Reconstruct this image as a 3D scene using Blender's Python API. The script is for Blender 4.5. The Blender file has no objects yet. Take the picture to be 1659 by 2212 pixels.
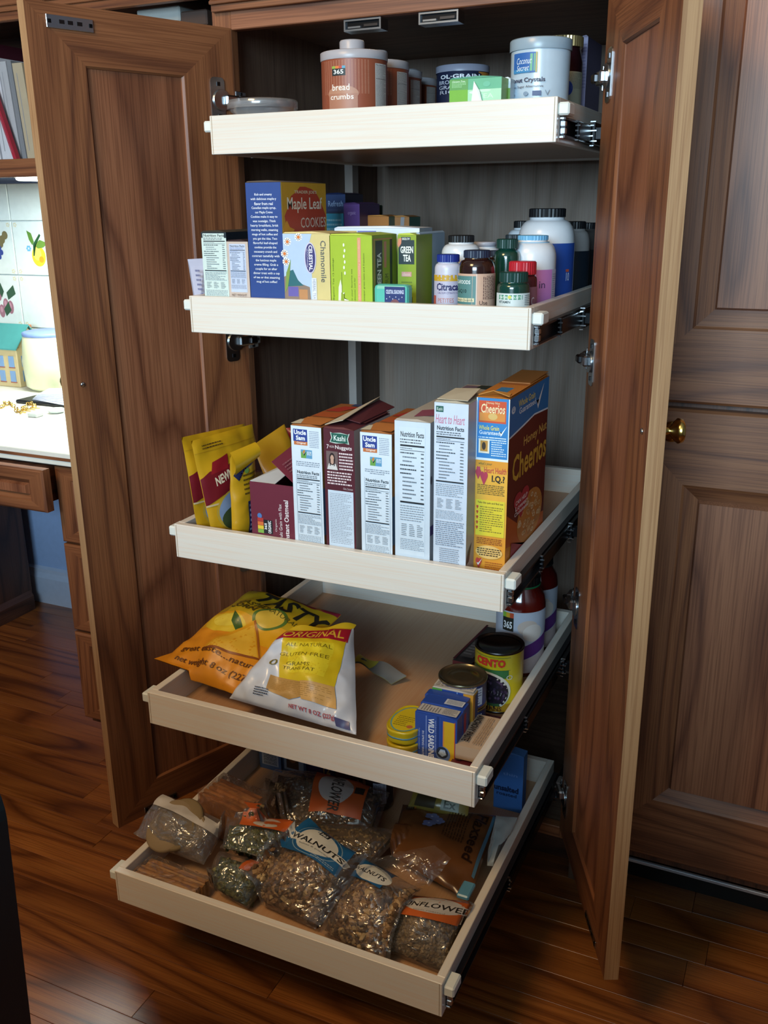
import bpy, bmesh, math, random
from mathutils import Vector, Matrix, noise
random.seed(7)
SC = bpy.context.scene
COL = SC.collection
V3 = Vector
# ---------------------------------------------------------------- camera
CAM = V3((0.61103, -1.40907, 1.17647))
YAW, PITCH, ROLL, FPX = 0.43239, -0.31656, -0.00939, 2014.149
W_PX, H_PX = 1659.0, 2212.0
_f = V3((-math.sin(YAW)*math.cos(PITCH), math.cos(YAW)*math.cos(PITCH), math.sin(PITCH)))
_r = V3((math.cos(YAW), math.sin(YAW), 0))
_u = _r.cross(_f)
_c, _s = math.cos(ROLL), math.sin(ROLL)
R_ = _c*_r + _s*_u
U_ = -_s*_r + _c*_u
cd = bpy.data.cameras.new('camera'); co = bpy.data.objects.new('camera', cd); COL.objects.link(co)
co.matrix_world = Matrix(((R_.x, U_.x, -_f.x, CAM.x), (R_.y, U_.y, -_f.y, CAM.y), (R_.z, U_.z, -_f.z, CAM.z), (0, 0, 0, 1)))
cd.sensor_fit = 'HORIZONTAL'; cd.sensor_width = 36.0; cd.lens = FPX/W_PX*36.0
cd.clip_start = 0.02; cd.clip_end = 50
SC.camera = co
# ---------------------------------------------------------------- light
w = bpy.data.worlds.new('world'); SC.world = w; w.use_nodes = True
w.node_tree.nodes['Background'].inputs[0].default_value = (0.55, 0.68, 0.88, 1)
w.node_tree.nodes['Background'].inputs[1].default_value = 0.15
SC.view_settings.view_transform = 'Standard'; SC.view_settings.look = 'None'
SC.view_settings.gamma = 1.0; SC.view_settings.use_curve_mapping = False
SC.view_settings.exposure = 0.0
def area(name, loc, target, sx, sy, power, col):
    l = bpy.data.lights.new(name, 'AREA'); l.shape = 'RECTANGLE'; l.size = sx; l.size_y = sy
    l.energy = power; l.color = col
    o = bpy.data.objects.new(name, l); COL.objects.link(o)
    d = V3(target)-V3(loc); o.rotation_euler = d.to_track_quat('-Z', 'Y').to_euler(); o.location = loc
    return o
area('window_daylight', (0.5, -3.9, 1.75), (0.1, 0, 1.0), 1.6, 1.1, 172, (0.58, 0.82, 1.0))
area('ceiling_lamp_light', (-0.45, -1.85, 2.45), (-0.2, -0.4, 0.3), 0.6, 0.6, 30, (1.0, 0.64, 0.29))

# ---------------------------------------------------------------- helpers
def at(px, py, x=None, y=None, z=None):
    d = R_*((px-829.5)/FPX) - U_*((py-1106)/FPX) + _f
    if x is not None: t = (x-CAM.x)/d.x
    elif y is not None: t = (y-CAM.y)/d.y
    else: t = (z-CAM.z)/d.z
    return CAM + d*t
def lip_z(y, tray):
    zt, yf = DR[tray]; t = (y-CAM.y)/(yf-CAM.y)
    return CAM.z+(zt-CAM.z)*t
def lin(c):
    return tuple(((v/12.92) if v <= 0.04045 else ((v+0.055)/1.055)**2.4) for v in c)
def hexc(h):
    return lin(tuple(int(h[i:i+2], 16)/255 for i in (0, 2, 4)))
_mats = {}
def mat(h, rough=0.55, metal=0.0, coat=0.0, spec=0.5):
    k = (h, rough, metal, coat)
    if k in _mats: return _mats[k]
    m = bpy.data.materials.new('paint_'+h); m.use_nodes = True
    b = m.node_tree.nodes['Principled BSDF']
    b.inputs['Base Color'].default_value = (*hexc(h), 1)
    b.inputs['Roughness'].default_value = rough; b.inputs['Metallic'].default_value = metal
    b.inputs['Coat Weight'].default_value = coat; b.inputs['Coat Roughness'].default_value = 0.15
    b.inputs['Specular IOR Level'].default_value = spec
    # faint print/paper mottling
    nt = m.node_tree; n = nt.nodes.new('ShaderNodeTexNoise'); n.inputs['Scale'].default_value = 60
    mix = nt.nodes.new('ShaderNodeMix'); mix.data_type = 'RGBA'; mix.blend_type = 'MULTIPLY'
    mix.inputs['Factor'].default_value = 0.12
    mix.inputs['A'].default_value = (*hexc(h), 1)
    tc = nt.nodes.new('ShaderNodeTexCoord'); nt.links.new(tc.outputs['Object'], n.inputs['Vector'])
    nt.links.new(n.outputs['Fac'], mix.inputs['B']); nt.links.new(mix.outputs['Result'], b.inputs['Base Color'])
    _mats[k] = m
    return m
def emis(h, s):
    m = bpy.data.materials.new('lamp_glow'); m.use_nodes = True; b = m.node_tree.nodes['Principled BSDF']
    b.inputs['Emission Color'].default_value = (*hexc(h), 1); b.inputs['Emission Strength'].default_value = s
    return m
def wood(name, axis, cols, ring=7.0, rough=0.52, coat=0.06, pore=0.32, vary=0.25, stretch=14.0, bump=0.05, scale=1.0):
    """procedural sawn wood, grain along the given local axis"""
    m = bpy.data.materials.new(name); m.use_nodes = True; nt = m.node_tree; N = nt.nodes; L = nt.links
    b = N['Principled BSDF']
    tc = N.new('ShaderNodeTexCoord'); oi = N.new('ShaderNodeObjectInfo')
    comb = N.new('ShaderNodeVectorMath'); comb.operation = 'SCALE'; comb.inputs[0].default_value = (7.3, 11.9, 5.1)
    L.new(oi.outputs['Random'], comb.inputs['Scale'])
    add = N.new('ShaderNodeVectorMath'); add.operation = 'ADD'
    L.new(tc.outputs['Object'], add.inputs[0]); L.new(comb.outputs[0], add.inputs[1])
    def mp(s_across, s_along):
        q = N.new('ShaderNodeMapping'); s = [s_across*scale]*3; s['xyz'.index(axis)] = s_along*scale
        q.inputs['Scale'].default_value = s; L.new(add.outputs[0], q.inputs['Vector']); return q
    n1 = N.new('ShaderNodeTexNoise'); n1.inputs['Scale'].default_value = 1.0; n1.inputs['Detail'].default_value = 1.5
    n1.inputs['Roughness'].default_value = 0.4
    L.new(mp(ring, ring/stretch*1.6).outputs[0], n1.inputs['Vector'])
    mul = N.new('ShaderNodeMath'); mul.operation = 'MULTIPLY'; mul.inputs[1].default_value = 12.0; L.new(n1.outputs['Fac'], mul.inputs[0])
    n1b = N.new('ShaderNodeTexNoise'); n1b.inputs['Scale'].default_value = 1.0; n1b.inputs['Detail'].default_value = 4
    L.new(mp(90, 3).outputs[0], n1b.inputs['Vector'])
    ma = N.new('ShaderNodeMath'); ma.operation = 'MULTIPLY_ADD'; ma.inputs[1].default_value = 0.16
    L.new(n1b.outputs['Fac'], ma.inputs[0]); L.new(mul.outputs[0], ma.inputs[2])
    fr = N.new('ShaderNodeMath'); fr.operation = 'FRACT'; L.new(ma.outputs[0], fr.inputs[0])
    rp = N.new('ShaderNodeValToRGB'); e = rp.color_ramp.elements
    e[0].position = 0.0; e[0].color = (*hexc(cols[0]), 1)
    e[1].position = 1.0; e[1].color = (*hexc(cols[0]), 1)
    for p, c in ((0.16, cols[1]), (0.45, cols[2]), (0.8, cols[1])):
        x = e.new(p); x.color = (*hexc(c), 1)
    L.new(fr.outputs[0], rp.inputs[0])
    n2 = N.new('ShaderNodeTexNoise'); n2.inputs['Scale'].default_value = 1.0; n2.inputs['Detail'].default_value = 3
    L.new(mp(520, 7).outputs[0], n2.inputs['Vector'])
    r2 = N.new('ShaderNodeValToRGB'); r2.color_ramp.elements[0].position = 0.38; r2.color_ramp.elements[1].position = 0.56
    v = 1-pore
    r2.color_ramp.elements[0].color = (v, v*0.93, v*0.88, 1); r2.color_ramp.elements[1].color = (1, 1, 1, 1)
    L.new(n2.outputs['Fac'], r2.inputs[0])
    mx = N.new('ShaderNodeMix'); mx.data_type = 'RGBA'; mx.blend_type = 'MULTIPLY'; mx.inputs['Factor'].default_value = 1
    L.new(rp.outputs[0], mx.inputs['A']); L.new(r2.outputs[0], mx.inputs['B'])
    # per object tint
    hs = N.new('ShaderNodeHueSaturation')
    mr = N.new('ShaderNodeMapRange'); mr.inputs['To Min'].default_value = 1-vary; mr.inputs['To Max'].default_value = 1+vary
    L.new(oi.outputs['Random'], mr.inputs['Value']); L.new(mr.outputs[0], hs.inputs['Value'])
    L.new(mx.outputs['Result'], hs.inputs['Color']); L.new(hs.outputs[0], b.inputs['Base Color'])
    b.inputs['Roughness'].default_value = rough; b.inputs['Coat Weight'].default_value = coat; b.inputs['Coat Roughness'].default_value = 0.28
    bp = N.new('ShaderNodeBump'); bp.inputs['Strength'].default_value = bump; bp.inputs['Distance'].default_value = 0.002
    L.new(n2.outputs['Fac'], bp.inputs['Height']); L.new(bp.outputs[0], b.inputs['Normal'])
    return m
OAKC = ('633922', '7e4d2e', '875534')
OAKD = ('663a24', '865337', '8f5b3d')
oak = {a: wood('oak_'+a, a, OAKC, vary=0.06) for a in 'xyz'}
oakd = {a: wood('oak_panel_'+a, a, OAKD, ring=5.0, vary=0.06, stretch=9) for a in 'xyz'}
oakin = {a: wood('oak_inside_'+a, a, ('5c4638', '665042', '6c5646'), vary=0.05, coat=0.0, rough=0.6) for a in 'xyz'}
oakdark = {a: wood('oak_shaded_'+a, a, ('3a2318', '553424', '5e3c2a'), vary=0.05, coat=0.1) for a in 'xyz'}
edgeoak = wood('oak_edge', 'z', ('a07a54', 'a5805a', 'aa855e'), ring=9, pore=0.22, vary=0.03)
floorw = wood('floor_oak', 'x', ('653718', '8b5225', '9b602d'), ring=5, stretch=12, vary=0.18, rough=0.28, coat=0.4, pore=0.35)
birch = {a: wood('birch_'+a, a, ('dad5cb', 'ddd8ce', 'dfdad0'), ring=1.0, pore=0.0, vary=0.03, rough=0.34, coat=0.3, bump=0.01) for a in 'xyz'}
birchf = wood('birch_bottom', 'y', ('b38c68', 'ba9370', 'be9a76'), ring=1.5, pore=0.04, vary=0.02, rough=0.4, coat=0.2, bump=0.01)
ply = mat('b39c80', 0.6); plydark = mat('a5947c', 0.7)
steel = mat('c9ced2', 0.22, 1.0); darksteel = mat('4d4b4c', 0.3, 1.0); blacksteel = mat('17181b', 0.28, 0.7)
brass = mat('e6bf68', 0.18, 1.0); nylon = mat('dfe3dc', 0.5); black = mat('08090c', 0.35)

def clearfilm(name, tint, fac=0.16, haze=0.06, bump=0.0):
    m = bpy.data.materials.new(name); m.use_nodes = True; nt = m.node_tree; N = nt.nodes; L = nt.links
    N.remove(N['Principled BSDF']); out = N['Material Output']
    t = N.new('ShaderNodeBsdfTransparent'); t.inputs[0].default_value = (*tint, 1)
    g = N.new('ShaderNodeBsdfGlossy'); g.inputs['Roughness'].default_value = 0.13; g.inputs['Color'].default_value = (1, 1, 1, 1)
    d = N.new('ShaderNodeBsdfDiffuse'); d.inputs[0].default_value = (0.8, 0.8, 0.8, 1)
    lw = N.new('ShaderNodeLayerWeight'); lw.inputs['Blend'].default_value = 0.35
    if bump:
        tc = N.new('ShaderNodeTexCoord'); n1 = N.new('ShaderNodeTexNoise'); n1.inputs['Scale'].default_value = 38; n1.inputs['Detail'].default_value = 2.5; n1.inputs['Distortion'].default_value = 0.6
        ab = N.new('ShaderNodeMath'); ab.operation = 'SUBTRACT'; ab.inputs[1].default_value = 0.5; a2 = N.new('ShaderNodeMath'); a2.operation = 'ABSOLUTE'
        bp = N.new('ShaderNodeBump'); bp.inputs['Strength'].default_value = bump; bp.inputs['Distance'].default_value = 0.03
        L.new(tc.outputs['Object'], n1.inputs['Vector']); L.new(n1.outputs['Fac'], ab.inputs[0]); L.new(ab.outputs[0], a2.inputs[0]); L.new(a2.outputs[0], bp.inputs['Height'])
        L.new(bp.outputs[0], g.inputs['Normal']); L.new(bp.outputs[0], lw.inputs['Normal'])
    mu = N.new('ShaderNodeMath'); mu.operation = 'MULTIPLY_ADD'; mu.inputs[1].default_value = 0.55; mu.inputs[2].default_value = fac
    L.new(lw.outputs['Fresnel'], mu.inputs[0])
    m1 = N.new('ShaderNodeMixShader'); L.new(mu.outputs[0], m1.inputs[0]); L.new(t.outputs[0], m1.inputs[1]); L.new(g.outputs[0], m1.inputs[2])
    m2 = N.new('ShaderNodeMixShader'); m2.inputs[0].default_value = haze; L.new(m1.outputs[0], m2.inputs[1]); L.new(d.outputs[0], m2.inputs[2])
    L.new(m2.outputs[0], out.inputs[0])
    return m
film = clearfilm('clear_plastic_film', (0.98, 0.98, 0.99), 0.075, 0.035, 0.55)
filmhazy = clearfilm('crinkled_plastic_film', (0.93, 0.93, 0.94), 0.14, 0.10, 0.8)
tubclear = clearfilm('clear_tub_plastic', (0.9, 0.92, 0.95), 0.12, 0.12)

def rootmat(p):
    while p.parent: p = p.parent
    return Matrix.Translation(p.location) @ p.rotation_euler.to_matrix().to_4x4()
def th(name, label, cat, loc=(0, 0, 0), rz=0, group=None, kind=None):
    o = bpy.data.objects.new(name, None); COL.objects.link(o); o.empty_display_size = 0.03
    o.location = loc; o.rotation_euler = (0, 0, rz)
    if label: o['label'] = label; o['category'] = cat
    if group: o['group'] = group
    if kind: o['kind'] = kind
    return o
def tag(o, label, cat, group=None):
    o['label'] = label; o['category'] = cat
    if group: o['group'] = group
    return o
def emit(name, me, parent, kind=None):
    o = bpy.data.objects.new(name, me); COL.objects.link(o)
    if parent is not None: o.parent = parent
    if kind: o['kind'] = kind
    return o
class MB:
    def __init__(s): s.v = []; s.f = []; s.m = []; s.mats = []; s.sm = []
    def mi(s, m):
        if m not in s.mats: s.mats.append(m)
        return s.mats.index(m)
    def add(s, vs, fs, m, smooth=False):
        b = len(s.v); s.v += [V3(p) for p in vs]; i = s.mi(m)
        for f in fs: s.f.append([b+k for k in f]); s.m.append(i); s.sm.append(smooth)
        return s
    def box(s, a, b, m, bev=0.0, mats=None):
        x0, y0, z0 = a; x1, y1, z1 = b
        if x1 < x0: x0, x1 = x1, x0
        if y1 < y0: y0, y1 = y1, y0
        if z1 < z0: z0, z1 = z1, z0
        if bev <= 0:
            vs = [(x0, y0, z0), (x1, y0, z0), (x1, y1, z0), (x0, y1, z0), (x0, y0, z1), (x1, y0, z1), (x1, y1, z1), (x0, y1, z1)]
            fs = [('bottom', (3, 2, 1, 0)), ('top', (4, 5, 6, 7)), ('front', (0, 1, 5, 4)), ('right', (1, 2, 6, 5)), ('back', (2, 3, 7, 6)), ('left', (3, 0, 4, 7))]
            base = len(s.v); s.v += [V3(p) for p in vs]
            for n, f in fs:
                s.f.append([base+k for k in f]); s.m.append(s.mi((mats or {}).get(n, m))); s.sm.append(False)
            return s
        bm = bmesh.new(); bmesh.ops.create_cube(bm, size=1)
        for v in bm.verts: v.co = V3(((x0+x1)/2+v.co.x*(x1-x0), (y0+y1)/2+v.co.y*(y1-y0), (z0+z1)/2+v.co.z*(z1-z0)))
        bmesh.ops.bevel(bm, geom=bm.edges[:], offset=bev, segments=2 if bev > 0.003 else 1, affect='EDGES', profile=0.5)
        s.frombm(bm, m); return s
    def frombm(s, bm, m, smooth=False):
        bm.verts.index_update()
        s.add([v.co.copy() for v in bm.verts], [[v.index for v in f.verts] for f in bm.faces], m, smooth); bm.free()
    def prism(s, pts, vec, m, smooth=False):
        """extrude polygon (3D points) by vec"""
        n = len(pts); vec = V3(vec); P = [V3(p) for p in pts]; Q = [p+vec for p in P]
        s.add(P+Q, [list(range(n))[::-1], list(range(n, 2*n))]+[[i, (i+1) % n, n+(i+1) % n, n+i] for i in range(n)], m, smooth); return s
    def lathe(s, prof, c, m, n=32, smooth=True, cap=True, mats=None, a0=0):
        """prof [(r,z)], m default, mats {segment index: material}"""
        c = V3(c); base = len(s.v)
        for r, z in prof:
            for i in range(n):
                a = a0+2*math.pi*i/n; s.v.append(c+V3((r*math.cos(a), r*math.sin(a), z)))
        for k in range(len(prof)-1):
            mm = s.mi((mats or {}).get(k, m))
            for i in range(n):
                j = (i+1) % n
                s.f.append([base+k*n+i, base+k*n+j, base+(k+1)*n+j, base+(k+1)*n+i]); s.m.append(mm); s.sm.append(smooth)
        if cap:
            s.f.append([base+i for i in range(n)][::-1]); s.m.append(s.mi((mats or {}).get(0, m))); s.sm.append(False)
            k = len(prof)-1
            s.f.append([base+k*n+i for i in range(n)]); s.m.append(s.mi((mats or {}).get(k-1, m))); s.sm.append(False)
        return s
    def grid(s, fn, nu, nv, m, smooth=True):
        s.add([fn(i/nu, j/nv) for j in range(nv+1) for i in range(nu+1)],
              [[j*(nu+1)+i, j*(nu+1)+i+1, (j+1)*(nu+1)+i+1, (j+1)*(nu+1)+i] for j in range(nv) for i in range(nu)], m, smooth); return s
    def tube(s, pts, r, m, n=8):
        pts = [V3(p) for p in pts]; base = len(s.v); K = len(pts)
        for k, p in enumerate(pts):
            d = (pts[min(k+1, K-1)]-pts[max(k-1, 0)]).normalized()
            a = d.orthogonal().normalized(); b = d.cross(a)
            for i in range(n):
                t = 2*math.pi*i/n; s.v.append(p+r*(a*math.cos(t)+b*math.sin(t)))
        mm = s.mi(m)
        for k in range(K-1):
            for i in range(n):
                j = (i+1) % n; s.f.append([base+k*n+i, base+k*n+j, base+(k+1)*n+j, base+(k+1)*n+i]); s.m.append(mm); s.sm.append(True)
        s.f.append([base+i for i in range(n)][::-1]); s.m.append(mm); s.sm.append(False)
        s.f.append([base+(K-1)*n+i for i in range(n)]); s.m.append(mm); s.sm.append(False)
        return s
    def build(s, name, parent=None, local=False, kind=None):
        vs = s.v
        if parent is not None and not local:
            mi = rootmat(parent).inverted(); vs = [mi @ v for v in vs]
        me = bpy.data.meshes.new(name); me.from_pydata(vs, [], s.f)
        for m in s.mats: me.materials.append(m)
        me.polygons.foreach_set('material_index', s.m); me.polygons.foreach_set('use_smooth', s.sm)
        me.update(); return emit(name, me, parent, kind)

_tc = {}
def glyphs(body, bold=0.0, shear=0.0, spacing=1.0):
    k = (body, bold, shear, spacing)
    if k in _tc: return _tc[k]
    cu = bpy.data.curves.new('t', 'FONT'); cu.body = body; cu.offset = bold; cu.resolution_u = 2; cu.shear = shear; cu.space_character = spacing
    cu.align_x = 'CENTER'; cu.space_line = 0.85
    ob = bpy.data.objects.new('t', cu); me = bpy.data.meshes.new_from_object(ob)
    vs = [v.co.copy() for v in me.vertices]; fs = [list(p.vertices) for p in me.polygons]
    bpy.data.objects.remove(ob); bpy.data.curves.remove(cu); bpy.data.meshes.remove(me)
    if vs:
        x0 = min(v.x for v in vs); x1 = max(v.x for v in vs); y0 = min(v.y for v in vs); y1 = max(v.y for v in vs)
        vs = [((v.x-x0)/max(x1-x0, 1e-6), (v.y-y0)/max(y1-y0, 1e-6)) for v in vs]
    _tc[k] = (vs, fs); return _tc[k]

class Pr:
    """flat print laid on a real surface: fm(x,y,off) in metres; all drawing coords normalised 0..1"""
    def __init__(s, fm, w, h, cell=None, base=0.00025, step=0.00003, rough=0.5):
        s.fm = fm; s.w = w; s.h = h; s.cell = cell; s.mb = MB(); s.o = base; s.step = step; s.rough = rough
    def col(s, c): return mat(c, s.rough) if isinstance(c, str) else c
    def nx(s): s.o += s.step; return s.o
    vlo = 0.0
    def P(s, u, v, o):
        # drawing coords run over the part of the face that shows above the tray front
        if v > 1e-6: v = s.vlo+(1-s.vlo)*v
        return s.fm(u*s.w, v*s.h, o)
    def em(s, uv, fs, c, o, smooth=False):
        """emit normalised 2D polygons; on curved surfaces split them until they follow the surface"""
        if not s.cell:
            s.mb.add([s.P(a, b, o) for a, b in uv], fs, s.col(c), smooth); return
        lim = (s.cell*1.35)**2; tris = []
        st = []
        for f in fs:
            for i in range(1, len(f)-1): st.append((uv[f[0]], uv[f[i]], uv[f[i+1]]))
        cnt = 0
        while st:
            t = st.pop(); cnt += 1
            L = [((t[i][0]-t[(i+1) % 3][0])*s.w)**2+((t[i][1]-t[(i+1) % 3][1])*s.h)**2 for i in range(3)]
            k = L.index(max(L))
            if L[k] > lim and cnt < 60000:
                a, b, c2 = t[k], t[(k+1) % 3], t[(k+2) % 3]; m = ((a[0]+b[0])/2, (a[1]+b[1])/2)
                st.append((a, m, c2)); st.append((m, b, c2))
            else: tris.append(t)
        ix = {}; vs = []; out = []
        for t in tris:
            q = []
            for p in t:
                key = (round(p[0], 6), round(p[1], 6))
                if key not in ix: ix[key] = len(vs); vs.append(s.P(p[0], p[1], o))
                q.append(ix[key])
            out.append(q)
        s.mb.add(vs, out, s.col(c), True)
    def rect(s, u0, v0, u1, v1, c):
        o = s.nx()
        if s.cell:
            nu = max(1, round(abs(u1-u0)*s.w/s.cell)); nv = max(1, round(abs(v1-v0)*s.h/s.cell))
        else: nu = nv = 1
        s.mb.grid(lambda a, b: s.P(u0+(u1-u0)*a, v0+(v1-v0)*b, o), nu, nv, s.col(c), smooth=bool(s.cell)); return s
    def quad(s, a, b, c_, d, c):
        o = s.nx(); s.em([a, b, c_, d], [[0, 1, 2, 3]], c, o); return s
    def ell(s, cu, cv, ru, rv, c, n=28, a0=0, a1=2*math.pi, rings=3):
        o = s.nx()
        if s.cell:
            pts = [(cu+ru*math.cos(a0+(a1-a0)*i/n), cv+rv*math.sin(a0+(a1-a0)*i/n)) for i in range(n)]
            s.em([(cu, cv)]+pts, [[0, 1+i, 1+(i+1) % n] for i in range(n)], c, o); return s
        vs = [s.P(cu, cv, o)]; fs = []
        rings = 1
        for r in range(1, rings+1):
            for i in range(n):
                a = a0+(a1-a0)*i/(n if a1-a0 > 6.2 else n-1)
                vs.append(s.P(cu+ru*r/rings*math.cos(a), cv+rv*r/rings*math.sin(a), o))
        cl = n if a1-a0 > 6.2 else n-1
        for i in range(cl):
            fs.append([0, 1+i, 1+(i+1) % n])
            for r in range(rings-1):
                b = 1+r*n; fs.append([b+i, b+n+i, b+n+(i+1) % n, b+(i+1) % n])
        s.mb.add(vs, fs, s.col(c), bool(s.cell)); return s
    def ring(s, cu, cv, ru, rv, t, c, n=36):
        o = s.nx(); vs = []
        for i in range(n):
            a = 2*math.pi*i/n
            for k in (1, 1-t): vs.append((cu+ru*k*math.cos(a), cv+rv*k*math.sin(a)))
        s.em(vs, [[2*i, 2*i+1, 2*((i+1) % n)+1, 2*((i+1) % n)] for i in range(n)], c, o); return s
    def poly(s, pts, c):
        o = s.nx(); cu = sum(p[0] for p in pts)/len(pts); cv = sum(p[1] for p in pts)/len(pts)
        n = len(pts)
        s.em([(cu, cv)]+list(pts), [[0, 1+i, 1+(i+1) % n] for i in range(n)], c, o); return s
    def text(s, t, u0, v0, u1, v1, c, rot=0, bold=0.0, shear=0.0, warp=None):
        vs, fs = glyphs(t, bold, shear); o = s.nx(); out = []
        for x, y in vs:
            if rot == 90: x, y = 1-y, x
            elif rot == -90: x, y = y, 1-x
            elif rot == 180: x, y = 1-x, 1-y
            u = u0+(u1-u0)*x; v = v0+(v1-v0)*y
            if warp: u, v = warp(u, v)
            out.append((u, v))
        s.em(out, fs, c, o); return s
    def bars(s, u0, v0, u1, v1, rows, c, fill=0.85, seed=1, dens=0.42, rot=False, center=False):
        """lines of illegibly small type"""
        rnd = random.Random(seed); o = s.nx(); vs = []; fs = []
        for r in range(rows):
            end = (0.55+0.45*rnd.random()) if rnd.random() > fill else 1.0
            x = 0.0; segs = []
            while x < end-0.03:
                l = min(0.03+0.10*rnd.random(), end-x); segs.append((x, x+l)); x += l+0.025
            sh = (1-end)/2 if center else 0
            for a, b in segs:
                a += sh; b += sh
                p0 = 1-(r+0.5+dens/2)/rows; p1 = 1-(r+0.5-dens/2)/rows
                q = [(a, p0), (b, p0), (b, p1), (a, p1)]
                if rot: q = [(1-y, x) for x, y in q]
                k = len(vs); vs += [(u0+(u1-u0)*x, v0+(v1-v0)*y) for x, y in q]; fs.append([k, k+1, k+2, k+3])
        s.em(vs, fs, c, o); return s
    def frame(s, u0, v0, u1, v1, tu, tv, c):
        s.rect(u0, v0, u1, v0+tv, c); s.o -= s.step; s.rect(u0, v1-tv, u1, v1, c); s.o -= s.step
        s.rect(u0, v0, u0+tu, v1, c); s.o -= s.step; s.rect(u1-tu, v0, u1, v1, c); return s
    def nutrition(s, u0, v0, u1, v1, seed=1, c='4a4f57'):
        H = v1-v0; W = u1-u0; X = lambda a: u0+W*a; Y = lambda a: v0+H*a
        s.text('Nutrition Facts', X(.02), Y(.955), X(.98), Y(1.0), '2c3036', bold=0.02)
        s.bars(X(0), Y(.90), X(.9), Y(.945), 2, c, seed=seed)
        s.rect(X(0), Y(.877), X(1), Y(.892), '22262c')
        s.bars(X(0), Y(.855), X(.5), Y(.87), 1, c, seed=seed+1); s.rect(X(0), Y(.844), X(1), Y(.849), '4c525a')
        for k in range(12):
            y = .835-k*.034; b = k in (0, 3, 4, 5)
            s.bars(X(0 if b else .1), Y(y-.022), X(.48+.1*((k*7+seed) % 3)), Y(y), 1, '333940' if b else '6a717b', seed=seed+k, dens=.5)
            s.bars(X(.86), Y(y-.022), X(.98), Y(y), 1, '565d66', seed=seed+k+50, dens=.5)
        s.rect(X(0), Y(.405), X(1), Y(.420), '22262c')
        s.bars(X(0), Y(.25), X(1), Y(.39), 7, '858c95', seed=seed+3, fill=.6, dens=.36)
        for k in range(3): s.bars(X(.05+.33*k), Y(.12), X(.28+.33*k), Y(.23), 7, '6a717b', seed=seed+9+k, fill=.3, dens=.36)
        s.bars(X(0), Y(.0), X(1), Y(.10), 7, '8a919a', seed=seed+5, dens=.34)
        return s
    def build(s, name, parent, local=True):
        return s.mb.build(name, parent, local=local)
def face(O, U, V, N):
    O, U, V, N = V3(O), V3(U), V3(V), V3(N)
    return lambda x, y, o: O+U*x+V*y+N*o
def cyl(c, r, a_mid, z0, taper=0.0, h=1.0):
    """wrap: x measured around from a_mid (centre)"""
    c = V3(c)
    def f(x, y, o):
        rr = r+taper*(y/h); a = a_mid+x/r
        return c+V3(((rr+o)*math.cos(a), (rr+o)*math.sin(a), z0+y))
    return f
def strut(name, mb, kind='structure'):
    o = mb.build(name); o['kind'] = kind; return o
# ================================================================ room
fl = MB(); fl.box((-3.2, -4.2, -0.06), (2.6, 0.62, -0.012), mat('2a1a10', 0.7))
floor = fl.build('floor'); floor['kind'] = 'structure'
rnd = random.Random(3)
PW = 0.058
yrow = 0.60
while yrow > -1.45:
    x = -2.35-rnd.random()*0.6
    while x < 1.5:
        L = 0.35+rnd.random()*0.85
        p = MB(); p.box((-L/2+0.0004, -PW/2+0.0002, -0.012), (L/2-0.0002, PW/2-0.0002, -0.0004*rnd.random()), floorw, bev=0.0004)
        o = p.build('plank', floor, local=True); o.location = (x+L/2, yrow-PW/2, 0); x += L
    yrow -= PW
fb = MB(); fb.box((-3.2, -4.2, -0.012), (2.6, yrow, -0.0005), floorw); fb.build('subfloor_board', floor)
WBLUE = mat('a9c6f4', 0.75)
wb = MB(); wb.box((-3.2, 0.615, -0.01), (2.6, 0.70, 2.6), WBLUE); strut('wall_back', wb)
bb = MB(); bb.prism([(-2.4, 0.615, 0), (-2.4, 0.598, 0), (-2.4, 0.598, 0.085), (-2.4, 0.606, 0.10), (-2.4, 0.606, 0.112), (-2.4, 0.615, 0.118)], (1.62, 0, 0), mat('cfdcf4', 0.5)); strut('baseboard_back', bb)
ce = MB(); ce.box((-3.2, -4.2, 2.6), (2.6, 0.70, 2.66), mat('b9b4ab', 0.9)); strut('ceiling', ce)

# ================================================================ pantry cabinet
WD, HD = 0.54, 0.05524
OX = 0.3015
ZT, ZB = 1.4475, 0.115
DR = [(1.31006, -0.1219), (1.04926, -0.20635), (0.70565, -0.28793), (0.46035, -0.38875), (0.20946, -0.50275)]
DD = 0.567
cab = th('pantry_cabinet', 'tall open oak pantry cabinet with two swung-out doors and five birch pull-out trays', 'cabinet', (0, 0, 0))
m = MB(); m.box((-0.337, 0.019, 0), (-0.318, 0.585, 2.05), oakin['z']); m.build('side_panel', cab)
m = MB(); m.box((0.318, 0.019, 0), (0.337, 0.585, 2.05), oakin['z']); m.build('side_panel', cab)
m = MB(); m.box((-0.337, 0.585, 0.0), (0.337, 0.597, 2.05), wood('veneer_back', 'z', ('7d6e62', '8b7b6e', '94857a'), ring=4, pore=0.12, vary=0.02, coat=0, rough=0.6)); m.build('back_panel', cab)
m = MB(); m.box((-0.318, 0.019, 0.095), (0.318, 0.585, 0.113), oakin['x']); m.build('bottom_panel', cab)
m = MB(); m.box((-0.318, 0.019, 1.47), (0.318, 0.585, 1.488), oakin['x']); m.build('top_panel', cab)
m = MB(); m.box((-0.318, 0.07, 0.0), (0.318, 0.082, 0.095), oakdark['x']); m.build('toe_kick', cab)
m = MB(); m.box((-0.337, 0, 0.095), (-OX, 0.019, 1.50), oak['z'], 0.0012); m.build('face_frame_stile', cab)
m = MB(); m.box((OX, 0, 0.095), (0.337, 0.019, 1.50), oak['z'], 0.0012); m.build('face_frame_stile', cab)
m = MB(); m.box((-OX, 0, ZT), (OX, 0.019, 1.50), oakd['x'], 0.0012); m.build('face_frame_rail', cab)
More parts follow.
